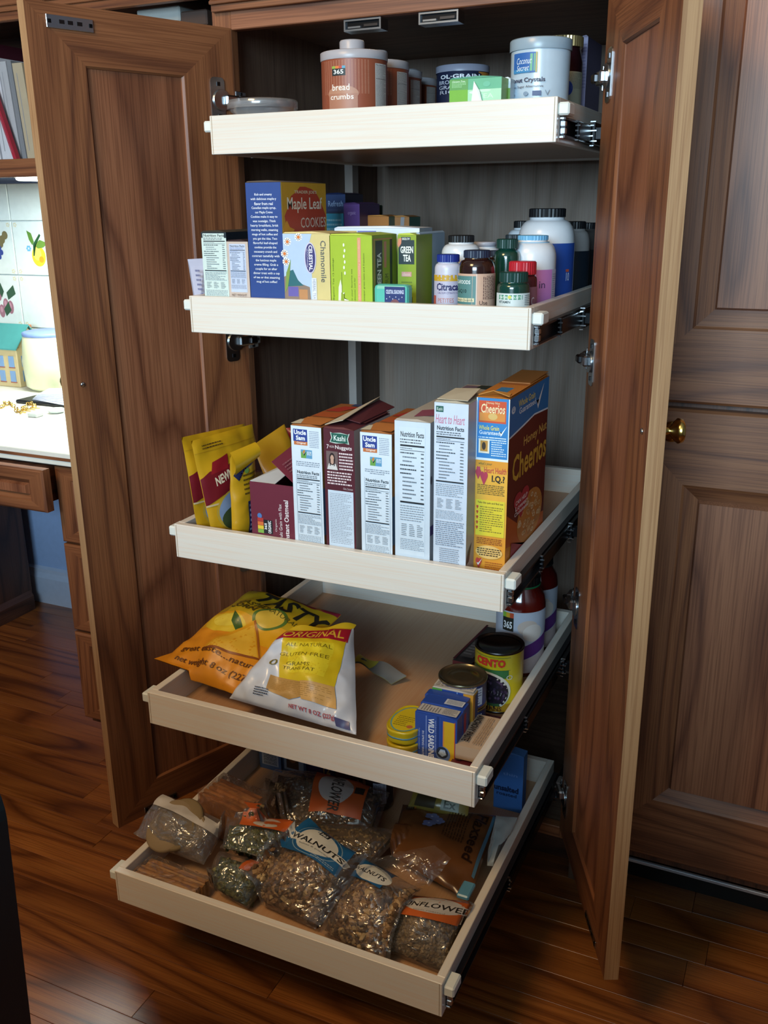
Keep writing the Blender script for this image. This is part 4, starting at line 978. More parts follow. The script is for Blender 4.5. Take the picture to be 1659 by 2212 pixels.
me_ = T.children[0].data; wO = max(v.co.x for v in me_.vertices); hO = max(v.co.z for v in me_.vertices)
q = MB(); q.prism([(wO*.0, .002, hO), (wO*.0, .112, hO), (wO*.45, .112, hO+.012), (wO*.50, .002, hO-.004)], (0, 0, .0008), mat('c8ccd0', .6)); q.build('inner_flap', T, local=True)
q = MB(); q.prism([(wO*1.0, .004, hO), (wO*1.0, .112, hO), (wO*.50, .116, hO+.052), (wO*.42, .012, hO+.030)], (0, 0, .0009), mat('7a3040', .5)); q.build('side_flap', T, local=True)
P = Pr(lambda x, y, o: V3((wO*(1-.5*y), .006+x, hO+.030*y+.0022+o+.018*y*x/.11)), .105, 1.0); P.bars(.1, .3, .6, .8, 5, 'a06a74', seed=2); P.text('2', .7, .2, .85, .5, 'd8b8bc'); P.build('flap_print', T, local=True)

def unclesam(label, pl, pr_, ptop, prow, back, seed):
    T, F = cereal('cereal_box', label, pl, pr_, ptop, prow, C2('d6e2ec', '8a5a34', '9c6236', left='9a6a3a'), back)
    f = F['front']; f.rect(0, 0, 1, 1, 'd6e2ec'); f.rect(.07, .875, .54, .975, '2a3f8c'); f.text('Uncle', .10, .93, .50, .968, 'f0f4f8', bold=.03); f.text('Sam', .16, .885, .46, .922, 'f0f4f8', bold=.03)
    f.rect(.09, .845, .54, .875, 'c0703c'); f.text('Original', .18, .851, .48, .871, 'f4e4d8', bold=.02); f.bars(.60, .83, .92, .97, 10, '8a94a8', seed=seed)
    f.rect(.31, .74, .68, .81, '5f9ac0'); f.poly([(.31, .74), (.31, .80), (.42, .76), (.50, .80), (.48, .74)], '6aa04a'); f.poly([(.36, .79), (.41, .77), (.46, .80), (.42, .81)], 'c0883c'); f.text('NON GMO', .51, .765, .66, .80, 'e4eef4', bold=.02)
    f.bars(.14, .67, .92, .715, 3, '7a8494', seed=seed+1, center=True); f.rect(.12, .02, .13, .64, '9aa4b0'); f.rect(.93, .02, .94, .64, '9aa4b0'); f.nutrition(.15, .03, .91, .635, seed)
    t = F['top']; t.rect(.05, .02, .95, .30, 'c0783c'); t.rect(.1, .35, .9, .55, 'b0582c'); t.quad((.1, .6), (.6, .6), (.9, .85), (.4, .85), 'a8382c'); t.rect(.55, .88, .95, .98, '3a4468'); t.quad((.0, .0), (.3, .02), (.1, .2), (0, .18), 'd0c8b0')
    s = F['right']; s.rect(.0, .1, 1, .5, '4a6a8a'); s.rect(0, .5, 1, .9, 'a0703c'); fin(T, F)
    return T
unclesam('white cereal box with blue logo square beside the maroon oatmeal box', 633, 697, 922, 1040, (784, 878), 11)
# maroon nuggets box
T, F = cereal('cereal_box', 'dark maroon nuggets cereal box between two white blue-logo boxes', 702, 767, 928, 1050, C2('53222c', 'b4a8a4', '5a2a30'), (868, 896))
f = F['front']; f.rect(.10, .02, .94, .50, 'ccdae8'); f.bars(.16, .05, .88, .48, 30, '9aa4b2', seed=4, fill=.6)
f.poly([(.22, .975), (.30, .968), (.55, .975), (.80, .965), (.86, .975), (.80, .93), (.84, .885), (.70, .893), (.40, .885), (.20, .893), (.26, .93)], 'b9ccc0'); f.poly([(.25, .968), (.55, .968), (.82, .963), (.77, .93), (.80, .893), (.50, .892), (.23, .897), (.29, .93)], '1f5a4c')
f.text('Kashi', .34, .908, .72, .952, 'e4ece6', bold=.01); f.text('7', .10, .838, .17, .872, 'e8d8d8', bold=.01); f.text('WHOLE GRAIN', .19, .848, .34, .866, 'e0cccc'); f.text('Nuggets', .38, .832, .92, .872, 'f0e4e4', bold=.01)
f.rect(.08, .67, .46, .82, '6f5a58'); f.ell(.27, .755, .10, .052, '2a1c1c'); f.ell(.27, .752, .065, .038, 'c29a86'); f.poly([(.10, .67), (.16, .72), (.27, .705), (.38, .72), (.45, .67)], 'd4d0cc'); f.rect(.19, .70, .22, .76, '2a1c1c'); f.rect(.32, .70, .35, .76, '2a1c1c')
f.bars(.50, .67, .95, .82, 6, 'e4d0d2', seed=5, dens=.5); f.bars(.10, .545, .90, .66, 5, 'e4d0d2', seed=6, dens=.5); f.text('Chris, Cincinnati', .62, .512, .93, .532, 'd8c4c6'); fin(T, F, ('front', 'right'))
t = F['top']; t.rect(.0, .30, 1, 1, '4a2026'); t.text('Kashi', .3, .6, .85, .85, 'b4a09a', rot=-90); t.build('top_print', T)
q = MB(); w_ = max(v.co.x for v in T.children[0].data.vertices); h_ = max(v.co.z for v in T.children[0].data.vertices)
q.prism([(0, .005, h_+.0035), (0, .14, h_+.0045), (w_*.45, .145, h_+.020), (w_*.55, .01, h_+.011)], (0, 0, .0008), mat('c4b8a0', .6)); q.build('open_flap', T, local=True); q = MB(); q.prism([(w_*.9, .03, h_+.004), (w_*.9, .15, h_+.004), (w_*.38, .15, h_+.013), (w_*.30, .03, h_+.009)], (0, 0, .0009), mat('54262c', .5)); q.build('open_flap', T, local=True)
unclesam('white cereal box with blue logo square right of the maroon nuggets box', 780, 847, 936, 1060, (904, 886), 23)
# plain white
T, F = cereal('cereal_box', 'all-white cereal box side with nutrition panel and no logo', 853, 929, 911, 1050, C2('cfdce8', 'a9b2be', 'b4aca0'), (1010, 862))
f = F['front']; f.rect(.12, .04, .86, .965, 'c9d8e6'); f.rect(.125, .043, .855, .962, 'd2dfea'); f.nutrition(.16, .08, .84, .93, 31)
t = F['top']; t.quad((.4, .1), (.9, .2), (.7, .45), (.3, .35), '8a4a5c'); t.rect(.5, .7, 1, 1, '3a5088'); s = F['right']; s.rect(.0, .20, .25, .27, '4a3f78'); s.ell(.02, .6, .02, .03, '5a5a6a'); fin(T, F)
# heart cereal
T, F = cereal('cereal_box', 'tall white cereal box with pink script heading next to the orange box', 937, 1009, 871, 1050, C2('cdd8e6', 'a6acb6', 'aea694'), (1075, 838))
f = F['front']; f.rect(.05, .945, .27, .98, '1f5a4c'); f.text('Kashi', .08, .953, .24, .973, 'dfeee6'); f.text('Heart to Heart', .04, .878, .90, .932, 'c9718c', shear=.25); f.nutrition(.07, .30, .90, .865, 41)
f.bars(.07, .13, .93, .29, 13, '7a8290', seed=6, dens=.4); f.bars(.2, .02, .8, .12, 8, '8a929e', seed=7, dens=.4, center=True)
t = F['top']; t.rect(.1, .5, .6, .9, '6a5a68'); t.quad((.2, .1), (.9, .15), (.8, .3), (.3, .3), 'c4b4a4'); t.rect(.5, .75, .9, .95, '26302a'); s = F['right']; s.poly([(.0, .02), (.10, .03), (.18, .14), (.06, .10)], '2c2438'); fin(T, F)
q = MB(); w_ = max(v.co.x for v in T.children[0].data.vertices); h_ = max(v.co.z for v in T.children[0].data.vertices)
q.prism([(w_*.05, .004, h_+.0035), (w_*.95, .004, h_+.0035), (w_*.90, .06, h_+.010), (w_*.15, .06, h_+.008)], (0, 0, .0008), mat('b8ac94', .6)); q.build('open_flap', T, local=True)
# honey nut box
T, F = cereal('cereal_box', 'orange and red honey nut oat cereal box, tallest and furthest right', 1026, 1096, 860, 1050, C2('e0952a', '7a2818', 'b8702c'), (1186, 812), Y3=-.2400)
f = F['front']; f.rect(0, 0, 1, .66, 'e0982c'); f.poly([(0, .3), (.0, .62), (1, .60), (1, .22)], 'e6ad3c'); f.rect(0, .655, 1, 1, 'dfe9f0'); f.rect(.03, .668, .97, 1, '2f7fc0')
f.rect(.07, .865, .90, .985, 'c8502a'); f.rect(.10, .875, .87, .92, 'd88a3a'); f.text('Cheerios', .14, .918, .86, .968, 'eedfae', bold=.015, shear=.1); f.ell(.5, .90, .14, .018, 'd8b46a'); f.text('Honey Nut', .3, .965, .7, .98, 'eedcb0')
f.text('Whole Grain', .08, .825, .70, .85, 'e8d84a', bold=.01); f.text('Guaranteed', .10, .80, .72, .822, 'e8f0f4', bold=.01); f.poly([(.72, .82), (.76, .81), (.94, .855), (.78, .80), (.75, .795)], 'f0f4f4'); f.bars(.08, .765, .9, .79, 2, 'd8e8f2', seed=2)
f.rect(.09, .695, .42, .775, 'e4ddc8'); f.rect(.14, .705, .37, .765, 'c08a3a'); f.ell(.25, .735, .06, .022, '3c2c1c'); f.bars(.48, .68, .93, .79, 9, 'd8e8f2', seed=3)
f.text("what's your", .10, .625, .52, .645, '5a6a3a', shear=.2); f.text('Heart Health', .28, .585, .96, .618, 'c03a3a', bold=.01); f.text('I.Q.?', .52, .53, .92, .575, '2c241c', bold=.03)
def heart(f, cu, cv, s_, c, k=.32):
    f.ell(cu-s_*.45, cv+s_*k*.4, s_*.52, s_*k*.55, c, n=14); f.ell(cu+s_*.45, cv+s_*k*.4, s_*.52, s_*k*.55, c, n=14); f.poly([(cu-s_*.95, cv+s_*k*.2), (cu+s_*.95, cv+s_*k*.2), (cu, cv-s_*k*1.1)], c)
heart(f, .10, .60, .06, 'c0405a'); heart(f, .10, .575, .09, 'b83a50'); heart(f, .28, .555, .12, 'b83a50')
f.bars(.08, .46, .92, .52, 6, '6a5420', seed=5, dens=.45, center=True); f.rect(.05, .22, .95, .43, 'e0cc34'); f.text('Take this quiz and find out', .10, .405, .90, .42, '3a3418', bold=.02); f.bars(.18, .24, .90, .395, 12, '7a6c24', seed=8, dens=.4)
for k in range(5): heart(f, .10, .385-.03*k, .035, 'b8402c')
f.bars(.1, .17, .9, .21, 4, '8a3a14', seed=5, dens=.45); f.ell(.5, .125, .42, .04, 'eac070'); f.bars(.12, .10, .88, .15, 4, '3a2a14', seed=6, dens=.5, center=True)
heart(f, .18, .055, .10, 'c84438'); f.poly([(.12, .055), (.17, .04), (.30, .085), (.18, .055)], 'f0ece0'); f.bars(.38, .02, .95, .07, 4, 'a85a1c', seed=4, dens=.45)
s = F['right']
s.rect(0, 0, 1, 1, '6a2416'); s.poly([(0, 0), (0, .35), (.25, .25), (.7, .18), (1, .15), (1, 0)], 'c4601c'); s.poly([(0, 0), (0, .16), (.5, .08), (1, .05), (1, 0)], 'd88a24')
s.poly([(0, 1), (1, 1), (1, .80), (.62, .82), (.35, .80), (0, .78)], 'dfe9f0'); s.poly([(0, 1), (1, 1), (1, .81), (.62, .83), (.35, .812), (0, .79)], '2f74b4')
s.text('Whole Grain', .20, .925, .62, .965, 'e4d44a', bold=.01); s.text('Guaranteed', .22, .885, .64, .92, 'e8f0f4', bold=.01); s.poly([(.66, .90), (.70, .87), (.72, .90), (.86, .98), (.71, .845)], 'eef2f2'); s.ell(.08, .93, .045, .02, 'dfe9f0'); s.text('G', .06, .92, .10, .945, '2f74b4', bold=.02)
s.text('Honey Nut', .36, .665, .98, .735, 'd8aa54', bold=.015); s.text('Cheerios', .10, .51, .99, .665, 'd9aa3a', bold=.02)
s.ell(.60, .22, .34, .155, 'c9843a'); rnd = random.Random(2)
for k in range(60):
    a = rnd.random()*6.28; r_ = rnd.random()**.5; cu, cv = .60+.29*r_*math.cos(a), .225+.12*r_*math.sin(a); s.ring(cu, cv, .035, .014, .5, rnd.choice(('d8b078', 'b8824a', 'e4c89c')), n=10); s.o -= s.step*.8
heart(s, .35, .35, .20, 'b03038', .42); s.text('CAN HELP', .2, .36, .5, .385, 'eed8d4', bold=.02); s.text('Lower', .2, .325, .5, .355, 'eed8d4', bold=.02); s.text('Cholesterol', .18, .295, .52, .32, 'eed8d4', bold=.02)
s.poly([(.1, .04), (.12, .16), (.4, .08), (.9, .06), (.9, .02)], '9c3034')
t = F['top']; t.rect(0, .0, 1, 1, 'c07a34'); t.rect(.3, .12, .7, .33, '3f7fb0'); t.rect(.05, .45, .95, .50, 'a8622c'); fin(T, F)
q = MB(); w_ = max(v.co.x for v in T.children[0].data.vertices); h_ = max(v.co.z for v in T.children[0].data.vertices); d_ = max(v.co.y for v in T.children[0].data.vertices)
q.prism([(w_*.05, .0, h_+.003), (w_*.5, -.001, h_+.010), (w_*.98, .0, h_+.003), (w_*.9, .02, h_+.004), (w_*.1, .02, h_+.004)], (0, .0, .0008), mat('c98a3c', .5)); q.build('open_flap', T, local=True); q = MB(); q.prism([(w_*.05, d_*.52, h_+.0036), (w_*.95, d_*.52, h_+.0036), (w_*.97, d_, h_+.006), (w_*.08, d_, h_+.006)], (0, 0, .0009), mat('a86a30', .5)); q.build('open_flap', T, local=True)

# ---- soft bags
def S_(cs, bulge, wr, seed, pw=.55, sag=0.0):
    """front surface of a pillow bag: corners bl, br, tr, tl"""
    bl, br, tr, tl = [V3(c) for c in cs]
    N = ((br-bl).cross(tl-bl)).normalized(); off = V3((seed*3.1, seed*1.7, seed*.9))
    def f(u, v, side=1, extra=0.0):
        p = (bl*(1-u)+br*u)*(1-v)+(tl*(1-u)+tr*u)*v
        e = (4*u*(1-u))*(4*v*(1-v)); e = max(e, 0)**pw
        ed = min(1, e*3)
        n1 = noise.noise(p*18+off); n2 = noise.noise(p*45+off*2); n3 = abs(noise.noise(p*30+off*3))
        rad = wr*(n1*1.0+n2*.5-n3*.9)*(0.35+.65*ed)
        return p+N*(side*bulge*e*(1+.25*n1)+rad+extra)
    return f, N, ((br-bl).length+(tr-tl).length)/2, ((tl-bl).length+(tr-br).length)/2
HMS = {}
def hget(H, x, y):
    return H.get((round(x/.004), round(y/.004)), -9)
def keepin(tray, rim=False, base=0.0, H=None):
    """keep a soft bag inside its tray, above its floor and on top of the bags already lying there"""
    zt, yf = DR[tray]; zf = zt-HD+.0095+base; H = dict(HMS.get(tray, {})) if H is None else H
    def k(p, side=1):
        x, y, z = p.x, p.y, max(p.z, zf)
        z = max(z, hget(H, x, y)+(.0032 if side > 0 else .0008))
        if rim and abs(x) > .2470: z = max(z, zt+.004)
        if z < zt+.004:
            x = min(max(x, -.2520), .2520); y = min(max(y, yf+.0170), yf+DD-.017)
        return V3((x, y, z))
    return k
def hfill(f, tray, n=110):
    HM = HMS.setdefault(tray, {}); new = {}
    for i in range(n+1):
        for j in range(n+1):
            p = f(i/n, j/n); a, b = round(p.x/.004), round(p.y/.004)
            for da in (-1, 0, 1):
                for db in (-1, 0, 1):
                    k = (a+da, b+db)
                    if new.get(k, -9) < p.z+.0045: new[k] = p.z+.0045
    HM.update({k: max(v, HM.get(k, -9)) for k, v in new.items()})
def lattice(fn, nu, nv):
    G = [[fn(i/nu, j/nv) for i in range(nu+1)] for j in range(nv+1)]
    def g(u, v):
        x = min(max(u, 0), 1)*nu; y = min(max(v, 0), 1)*nv; i = min(int(x), nu-1); j = min(int(y), nv-1); a, b = x-i, y-j
        return (G[j][i]*(1-a)+G[j][i+1]*a)*(1-b)+(G[j+1][i]*(1-a)+G[j+1][i+1]*a)*b
    return g
def pouch(name, label, cat, cs, bulge, m, wr=.003, seed=1, back=.5, group=None, nu=34, nv=34, part='pouch', pw=.55, floor=None, tray=None, rim=False, base=0.0):
    f0, N, w, h = S_(cs, bulge, wr, seed, pw)
    if tray is not None: kp = keepin(tray, rim, base); f = lambda u, v, side=1, extra=0.0: kp(f0(u, v, side, extra), side)
    else: f = f0
    c = sum((V3(k) for k in cs), V3())/4; zmin = min(V3(k).z for k in cs)
    T = th(name, label, cat, (c.x, c.y, floor if floor is not None else zmin), 0, group)
    q = MB()
    lo = (lambda p: V3((p.x, p.y, max(p.z, floor)))) if floor is not None else (lambda p: p)
    q.grid(lambda u, v: lo(f(u, v)), nu, nv, m); q.grid(lambda u, v: lo(f(u, v, -back)), nu, nv, m)
    if part: q.build(part, T)
    lat = lattice(lambda u, v: lo(f(u, v)), nu, nv)
    fm = lambda x, y, o: lat(x/w, y/h)+N*o
    P = Pr(fm, w, h, cell=0.0045, base=.0009, step=.00010, rough=.38)
    if tray is not None: hfill(f, tray)
    return T, P, f, N
def coffee(label, bl, br, tr, tl, seed, group='yellow coffee bags on the third tray'):
    T, P, f, N = pouch('coffee_bag', label, 'bag', (bl, br, tr, tl), .014, mat('c99a1a', .35, coat=.3), .0025, seed, group=group)
    P.rect(0, .88, 1, .885, 'b0861a')
    P.poly([(0, .42), (0, .66), (.12, .71), (.30, .70), (.55, .78), (.85, .76), (1, .70), (1, .55), (.8, .60), (.55, .60), (.35, .50), (.2, .48)], '6f1420')
    P.poly([(.12, .68), (.18, .78), (.42, .82), (.36, .70)], '8a1a24'); P.rect(.0, .41, .4, .425, 'c8b48a')
    P.text("NEWMAN'S OWN", .15, .60, .80, .68, 'd8ccb0', bold=.03, warp=lambda u, v: (u, v+.06*math.sin((u-.2)*3.6)-.02)); P.text('ORGANICS', .5, .555, .8, .585, 'd8ccb0')
    P.ell(.42, .32, .34, .20, 'b89a3a'); P.ell(.42, .32, .31, .185, '7f94b4'); P.ell(.42, .26, .29, .12, '3a4a2c'); P.ell(.5, .37, .22, .05, 'a9b9cc')
    P.poly([(.16, .02), (.12, .14), (.48, .14), (.44, .02)], '8a1420'); P.poly([(.52, .02), (.50, .14), (.86, .14), (.80, .02)], '8a1420'); P.rect(.12, .14, .48, .15, 'd8c48a'); P.rect(.50, .14, .86, .15, 'd8c48a'); P.bars(.1, .9, .4, .95, 2, '4a3a1a', seed=4)
    P.build('printed_front', T, local=False); return T
def P3(px, py, **k): return at(px, py, **k)
zf = F3+.001
# B (front) : leaning pouch facing right
tl = P3(412, 953, y=-.270); bl = V3((-.2055, -.270, zf)); tr = V3((tl.x+.012, tl.y+.135, tl.z+.008)); br = V3((bl.x+.012, bl.y+.135, zf))
tr = at(545, 916, x=tl.x+.02); br = V3((bl.x+.02, tr.y, zf))
coffee('yellow coffee bag with maroon banner, front one of the leaning pair', bl, br, tr, tl, 2)
tl2 = P3(392, 945, y=-.268); bl2 = V3((-.236, -.268, zf)); tr2 = at(528, 915, x=tl2.x+.01); br2 = V3((bl2.x+.012, tr2.y, zf))
coffee('yellow coffee bag at the far left, half hidden behind its twin', bl2, br2, tr2, tl2, 5)
# C folded-over bag
bl = V3((-.182, -.262, zf)); br = V3((-.172, -.175, zf)); tl = at(497, 985, y=-.262); tr = at(549, 963, y=-.212); br = V3((-.168, -.212, zf))
T, P, f, N = pouch('coffee_bag', 'yellow coffee bag with folded-over top and navy side panel', 'bag', (bl, br, tr, tl), .014, mat('c4951a', .35, coat=.3), .003, 8, group='yellow coffee bags on the third tray')
P.rect(.45, .02, 1, .52, '1f2c5a'); P.bars(.5, .06, .95, .5, 9, 'a9b4d0', seed=3, dens=.5); P.bars(.35, .58, .9, .80, 5, '5a4a1a', seed=6, dens=.4); P.ell(.5, .82, .08, .03, '6a8a3a'); P.poly([(.05, .80), (.3, .92), (1, .98), (1, .90), (.35, .82), (.2, .74)], '1f2448'); P.build('printed_front', T, local=False)
q = MB(); q.grid(lambda u, v: tl+(tr-tl)*u*1.05+V3((.002+.009*math.sin(v*2.4), -.003, .006*math.cos(v*2.2)-.026*v*(1-.5*u))), 10, 8, mat('d0a01c', .32, coat=.4)); q.build('folded_top', T)
# D bag behind
bl = V3((-.150, -.150, zf)); br = V3((-.110, -.085, zf)); tl = at(546, 962, y=-.150); tr = at(614, 916, y=-.085)
T, P, f, N = pouch('coffee_bag', 'yellow coffee bag with navy ribbon banner behind the oatmeal box', 'bag', (bl, br, tr, tl), .014, mat('a87c1a', .35, coat=.3), .003, 11, group='yellow coffee bags on the third tray')
P.poly([(.08, .50), (.10, .62), (.3, .62), (.4, .74), (.7, .78), (.92, .74), (.88, .64), (.7, .68), (.45, .64), (.3, .52)], '232540'); P.text("NEWMAN'S OWN", .22, .60, .82, .68, 'c8bfa8', bold=.03, warp=lambda u, v: (u, v+.10*(u-.3))); P.build('printed_front', T, local=False)
# E red pouch
bl = V3((-.0905, -.060, zf)); br = V3((-.058, -.052, zf)); tl = at(614, 925, y=-.060); tr = at(642, 922, y=-.052)
T, P, f, N = pouch('snack_pouch', 'crimson pouch peeking between the coffee bags and the first cereal box', 'bag', (bl, br, tr, tl), .010, mat('8a1230', .35, coat=.3), .002, 14)
P.rect(0, .45, 1, .52, 'b8942a'); P.rect(0, .2, 1, .45, '4a1024'); P.text('SO', .2, .34, .9, .42, 'c8b8c8', bold=.02); P.build('printed_front', T, local=False)

# ---------------------------------------------------------------- tray 4
F4 = DR[3][0]-HD+0.0087
# big corn chip bag
def chip():
    bl = V3((-.250, -.335, F4+.055)); br = V3((-.060, -.318, F4+.014)); tl = V3((-.236, -.115, F4+.118)); tr = at(737, 1328, y=-.135); tr = V3((tr.x, -.135, tr.z))
    bl = at(335, 1443, y=-.300); br = at(545, 1512, y=-.330); br.z = max(br.z, F4+.012)
    tl = at(545, 1275, y=-.125)
    T, P, f, N = pouch('chip_bag', 'large glossy yellow and orange corn chip bag lying at the left of the fourth tray', 'bag', (bl, br, tr, tl), .036, chipm, .006, 3, back=.7, nu=60, nv=60, pw=.5, tray=3, rim=True)
    P.o = .0012
    P.rect(.0, .0, 1, .42, 'd88a1c'); P.o -= P.step*.5; P.rect(0, .42, 1, .62, 'd59a1a'); P.o -= P.step*.5; P.rect(0, .62, 1, .97, 'b3921a'); P.rect(.0, .955, 1, 1, '8c2434')
    P.ell(.30, .50, .20, .10, 'd8b42c'); P.ell(.30, .52, .12, .07, 'e0c444'); P.poly([(.30, .62), (.42, .56), (.56, .44), (.50, .43), (.36, .52)], '3f5a24'); P.ell(.62, .66, .13, .09, 'c9a63a'); P.ring(.62, .66, .15, .11, .18, '4f6a2a')
    P.poly([(.36, .20), (.86, .30), (.52, .60)], 'd6961c'); P.poly([(.40, .22), (.82, .30), (.54, .56)], 'e0ac34'); P.quad((.36, .195), (.86, .285), (.86, .305), (.36, .215), '8a4a1c'); P.quad((.86, .29), (.535, .60), (.52, .59), (.835, .295), '9c5a1c')
    P.text('TASTY', .26, .80, 1.02, .96, '22221a', bold=.03, warp=lambda u, v: (u, v-.12*(u-.3))); P.text('ALL NATURAL', .36, .76, .86, .80, '5a501c', warp=lambda u, v: (u, v-.16*(u-.3))); P.text('TOASTED', .16, .72, .52, .77, '5a4a14', bold=.02); P.text('CORN', .18, .66, .46, .71, '4a3c14', bold=.03)
    P.text('great taste...naturally', .12, .17, 1.0, .23, '6a3a10', bold=.01); P.text('net weight 8 oz (227 g)', .16, .07, .95, .13, '6a3a10', bold=.01); P.build('printed_front', T, local=False)
    bn = N
chipm = mat('c98a1a', .28, coat=.5)
chip()
def white():
    bl = at(495, 1508, y=-.352); bl.z = F4+.036; bl = at(495, 1508, z=F4+.040); br = at(770, 1588, z=F4+.030); tl = at(612, 1368, z=F4+.125); tr = at(764, 1358, z=F4+.120)
    bl.y = max(bl.y, -.372); br.y = max(br.y, -.372)
    T, P, f, N = pouch('chip_bag', 'open white and yellow chip bag slumped beside the larger orange one', 'bag', (bl, br, tr, tl), .040, mat('d2d8e4', .3, coat=.35), .009, 6, back=.12, nu=60, nv=60, pw=.5, tray=3)
    P.o = .0012
    P.quad((.38, .26), (.84, .26), (.98, 1.0), (.16, 1.0), 'd8ba1e'); P.quad((.42, .42), (.78, .42), (.84, .78), (.30, .78), 'e2cc2c')
    P.poly([(.08, .83), (.10, .98), (.98, .98), (.96, .82), (.5, .84)], 'a81c30'); P.text('ORIGINAL', .16, .855, .92, .955, 'e2b83c', bold=.01); P.text('ALL NATURAL', .30, .72, .82, .76, '7a6a14'); P.text('GLUTEN FREE', .26, .61, .80, .65, '7a6a14'); P.text('0', .20, .48, .28, .56, '7a6a14'); P.text('GRAMS', .38, .50, .64, .54, '7a6a14'); P.text('TRANS FAT', .36, .45, .70, .485, '7a6a14')
    P.poly([(.30, .18), (.28, .36), (.60, .33), (.62, .20), (.5, .14)], 'b98e4c'); P.poly([(.60, .17), (.58, .34), (.86, .36), (.88, .16)], 'cfa25e'); P.bars(.32, .2, .84, .33, 7, 'a8803e', seed=4, dens=.3)
    P.text('NET WT 8 OZ (227g)', .50, .05, .86, .10, 'b04a5a', bold=.02); P.rect(.86, .02, .96, .09, '4a4a78'); P.bars(.2, .1, .32, .2, 4, '3a4458', seed=3); P.build('printed_front', T, local=False)
    # torn open mouth
    q = MB(); q.grid(lambda u, v: tl+(tr-tl)*u+V3((0, .010*v, .006*math.sin(u*3.1)*v+.005*v*math.sin(u*9))), 24, 5, mat('c4a01e', .3, coat=.3)); q.build('open_mouth', T)
white()
# crumpled bag end
a = at(772, 1425, z=F4+.040); b = at(845, 1478, z=F4+.004); c_ = at(878, 1460, z=F4+.014)
q = MB(); q.grid(lambda u, v: (a*(1-u)+(b*(1-v)+c_*v)*u)+V3((0, (v-.5)*.030*(1-u), .006*math.sin(u*8+v*3)*(1-u)+.006*math.sin(u*3.1))), 20, 8, mat('8a8a86', .3, .4))
q.grid(lambda u, v: (a*(1-u)+(b*(1-v)+c_*v)*u)+V3((0, (v-.5)*.030*(1-u), -.0012+.006*math.sin(u*8+v*3)*(1-u)+.006*math.sin(u*3.1))), 20, 8, mat('8f8a5a', .35))
o = q.build('bag_end'); tag(o, 'twisted silver-grey bag end lying on the tray floor behind the white chip bag', 'bag')
P = Pr(lambda x, y, o_: (a*(1-x)+(b*(1-y)+c_*y)*x)+V3((0, (y-.5)*.030*(1-x), .0018+o_+.006*math.sin(x*8+y*3)*(1-x)+.006*math.sin(x*3.1))), 1, 1, cell=.1); P.rect(0, .0, .42, .9, 'a9a23c'); P.rect(.12, .3, .24, .6, '2c3a3a'); P.build('print', o, local=False)

# sardine boxes
def sard(label, pl, pr_, row, y0, d, cols, h=None):
    a_ = at(pl, row, y=y0); b_ = at(pr_, row, y=y0)
    return carton('fish_box', label, 'box', (a_.x, y0, F4), b_.x-a_.x, d, a_.z-F4, cols, group='slim tinned-fish boxes standing on the fourth tray')
SB = dict(front='27489a', right='2c3f88', top='27489a', left='27489a', back='27489a')
y0 = -.3180
T, F = sard('front blue tinned-fish box lettered wild sardines', 897, 988, 1537, y0, .0225, SB)
f = F['front']; f.rect(.0, 0, .62, 1, '2a4c9c'); f.rect(.26, 0, .275, .97, '8aa4dc'); f.rect(.52, 0, .58, 1, '1c3a80'); f.rect(.70, 0, .94, .93, 'd0a824'); f.rect(.67, 0, .70, .93, 'd08a3a'); f.rect(.94, 0, .96, .95, 'c0502c')
f.text('WILD SARDINES', .32, -.0, .46, .93, 'dfe6f2', rot=-90, bold=.03); f.text('IN SPRING WATER', .17, .02, .22, .62, 'c8d4ec', rot=-90, bold=.01); f.text('lightly smoked', .08, .2, .12, .66, '9ab0dc', rot=-90); f.text('NATURALLY WOOD SMOKED', .48, .2, .51, .9, 'a8bce4', rot=-90)
f.ell(.68, .20, .17, .17, '5f80b8'); f.ell(.66, .23, .14, .13, '1a2c44'); f.poly([(.56, .2), (.62, .3), (.72, .3), (.76, .2), (.66, .14)], '9ab4d0'); f.text('WILD', .6, .2, .74, .27, 'cfdcea', bold=.02)
t = F['top']; t.rect(.04, .10, .96, .96, 'b9b4ae'); t.bars(.08, .2, .55, .9, 7, '5a5654', seed=3, rot=True); t.bars(.60, .2, .92, .9, 5, '4a4644', seed=4); fin(T, F)
T, F = sard('second tinned-fish box back with red side stripe', 909, 1001, 1517, y0+.0245, .0235, SB)
t = F['top']; t.rect(.52, .2, .95, .85, 'c4c8d0'); t.bars(.56, .3, .92, .8, 14, '22262e', seed=5, rot=True); s = F['right']; s.rect(.15, 0, .55, .9, 'a02a44'); s.bars(.6, .1, .9, .9, 9, '7a8ac0', seed=3, rot=True); fin(T, F)
T, F = sard('third tinned-fish box back, slightly taller navy one', 918, 1008, 1500, y0+.0490, .0160, SB); s = F['right']; s.bars(.2, .1, .8, .9, 6, '7a8ac0', seed=8, rot=True); fin(T, F)
T, F = sard('rear tinned-fish box with green corner and yellow side', 934, 1023, 1484, y0+.0660, .0225, dict(front='27489a', right='c09a24', top='b9b2a6', left='3f8a3a', back='27489a'))
f = F['front']; f.rect(0, .75, .24, 1, '4f9a3a'); f.rect(.60, 0, .62, 1, '7fa4dc'); f.rect(.76, 0, 1, 1, 'c8902c'); s = F['right']; s.rect(0, .0, .35, .95, 'c08a2c'); s.rect(.35, 0, 1, .95, '27407c'); t = F['top']; t.rect(.02, .1, .98, .95, 'bdb6aa'); t.bars(.06, .15, .94, .9, 4, '5a5654', seed=3); fin(T, F)
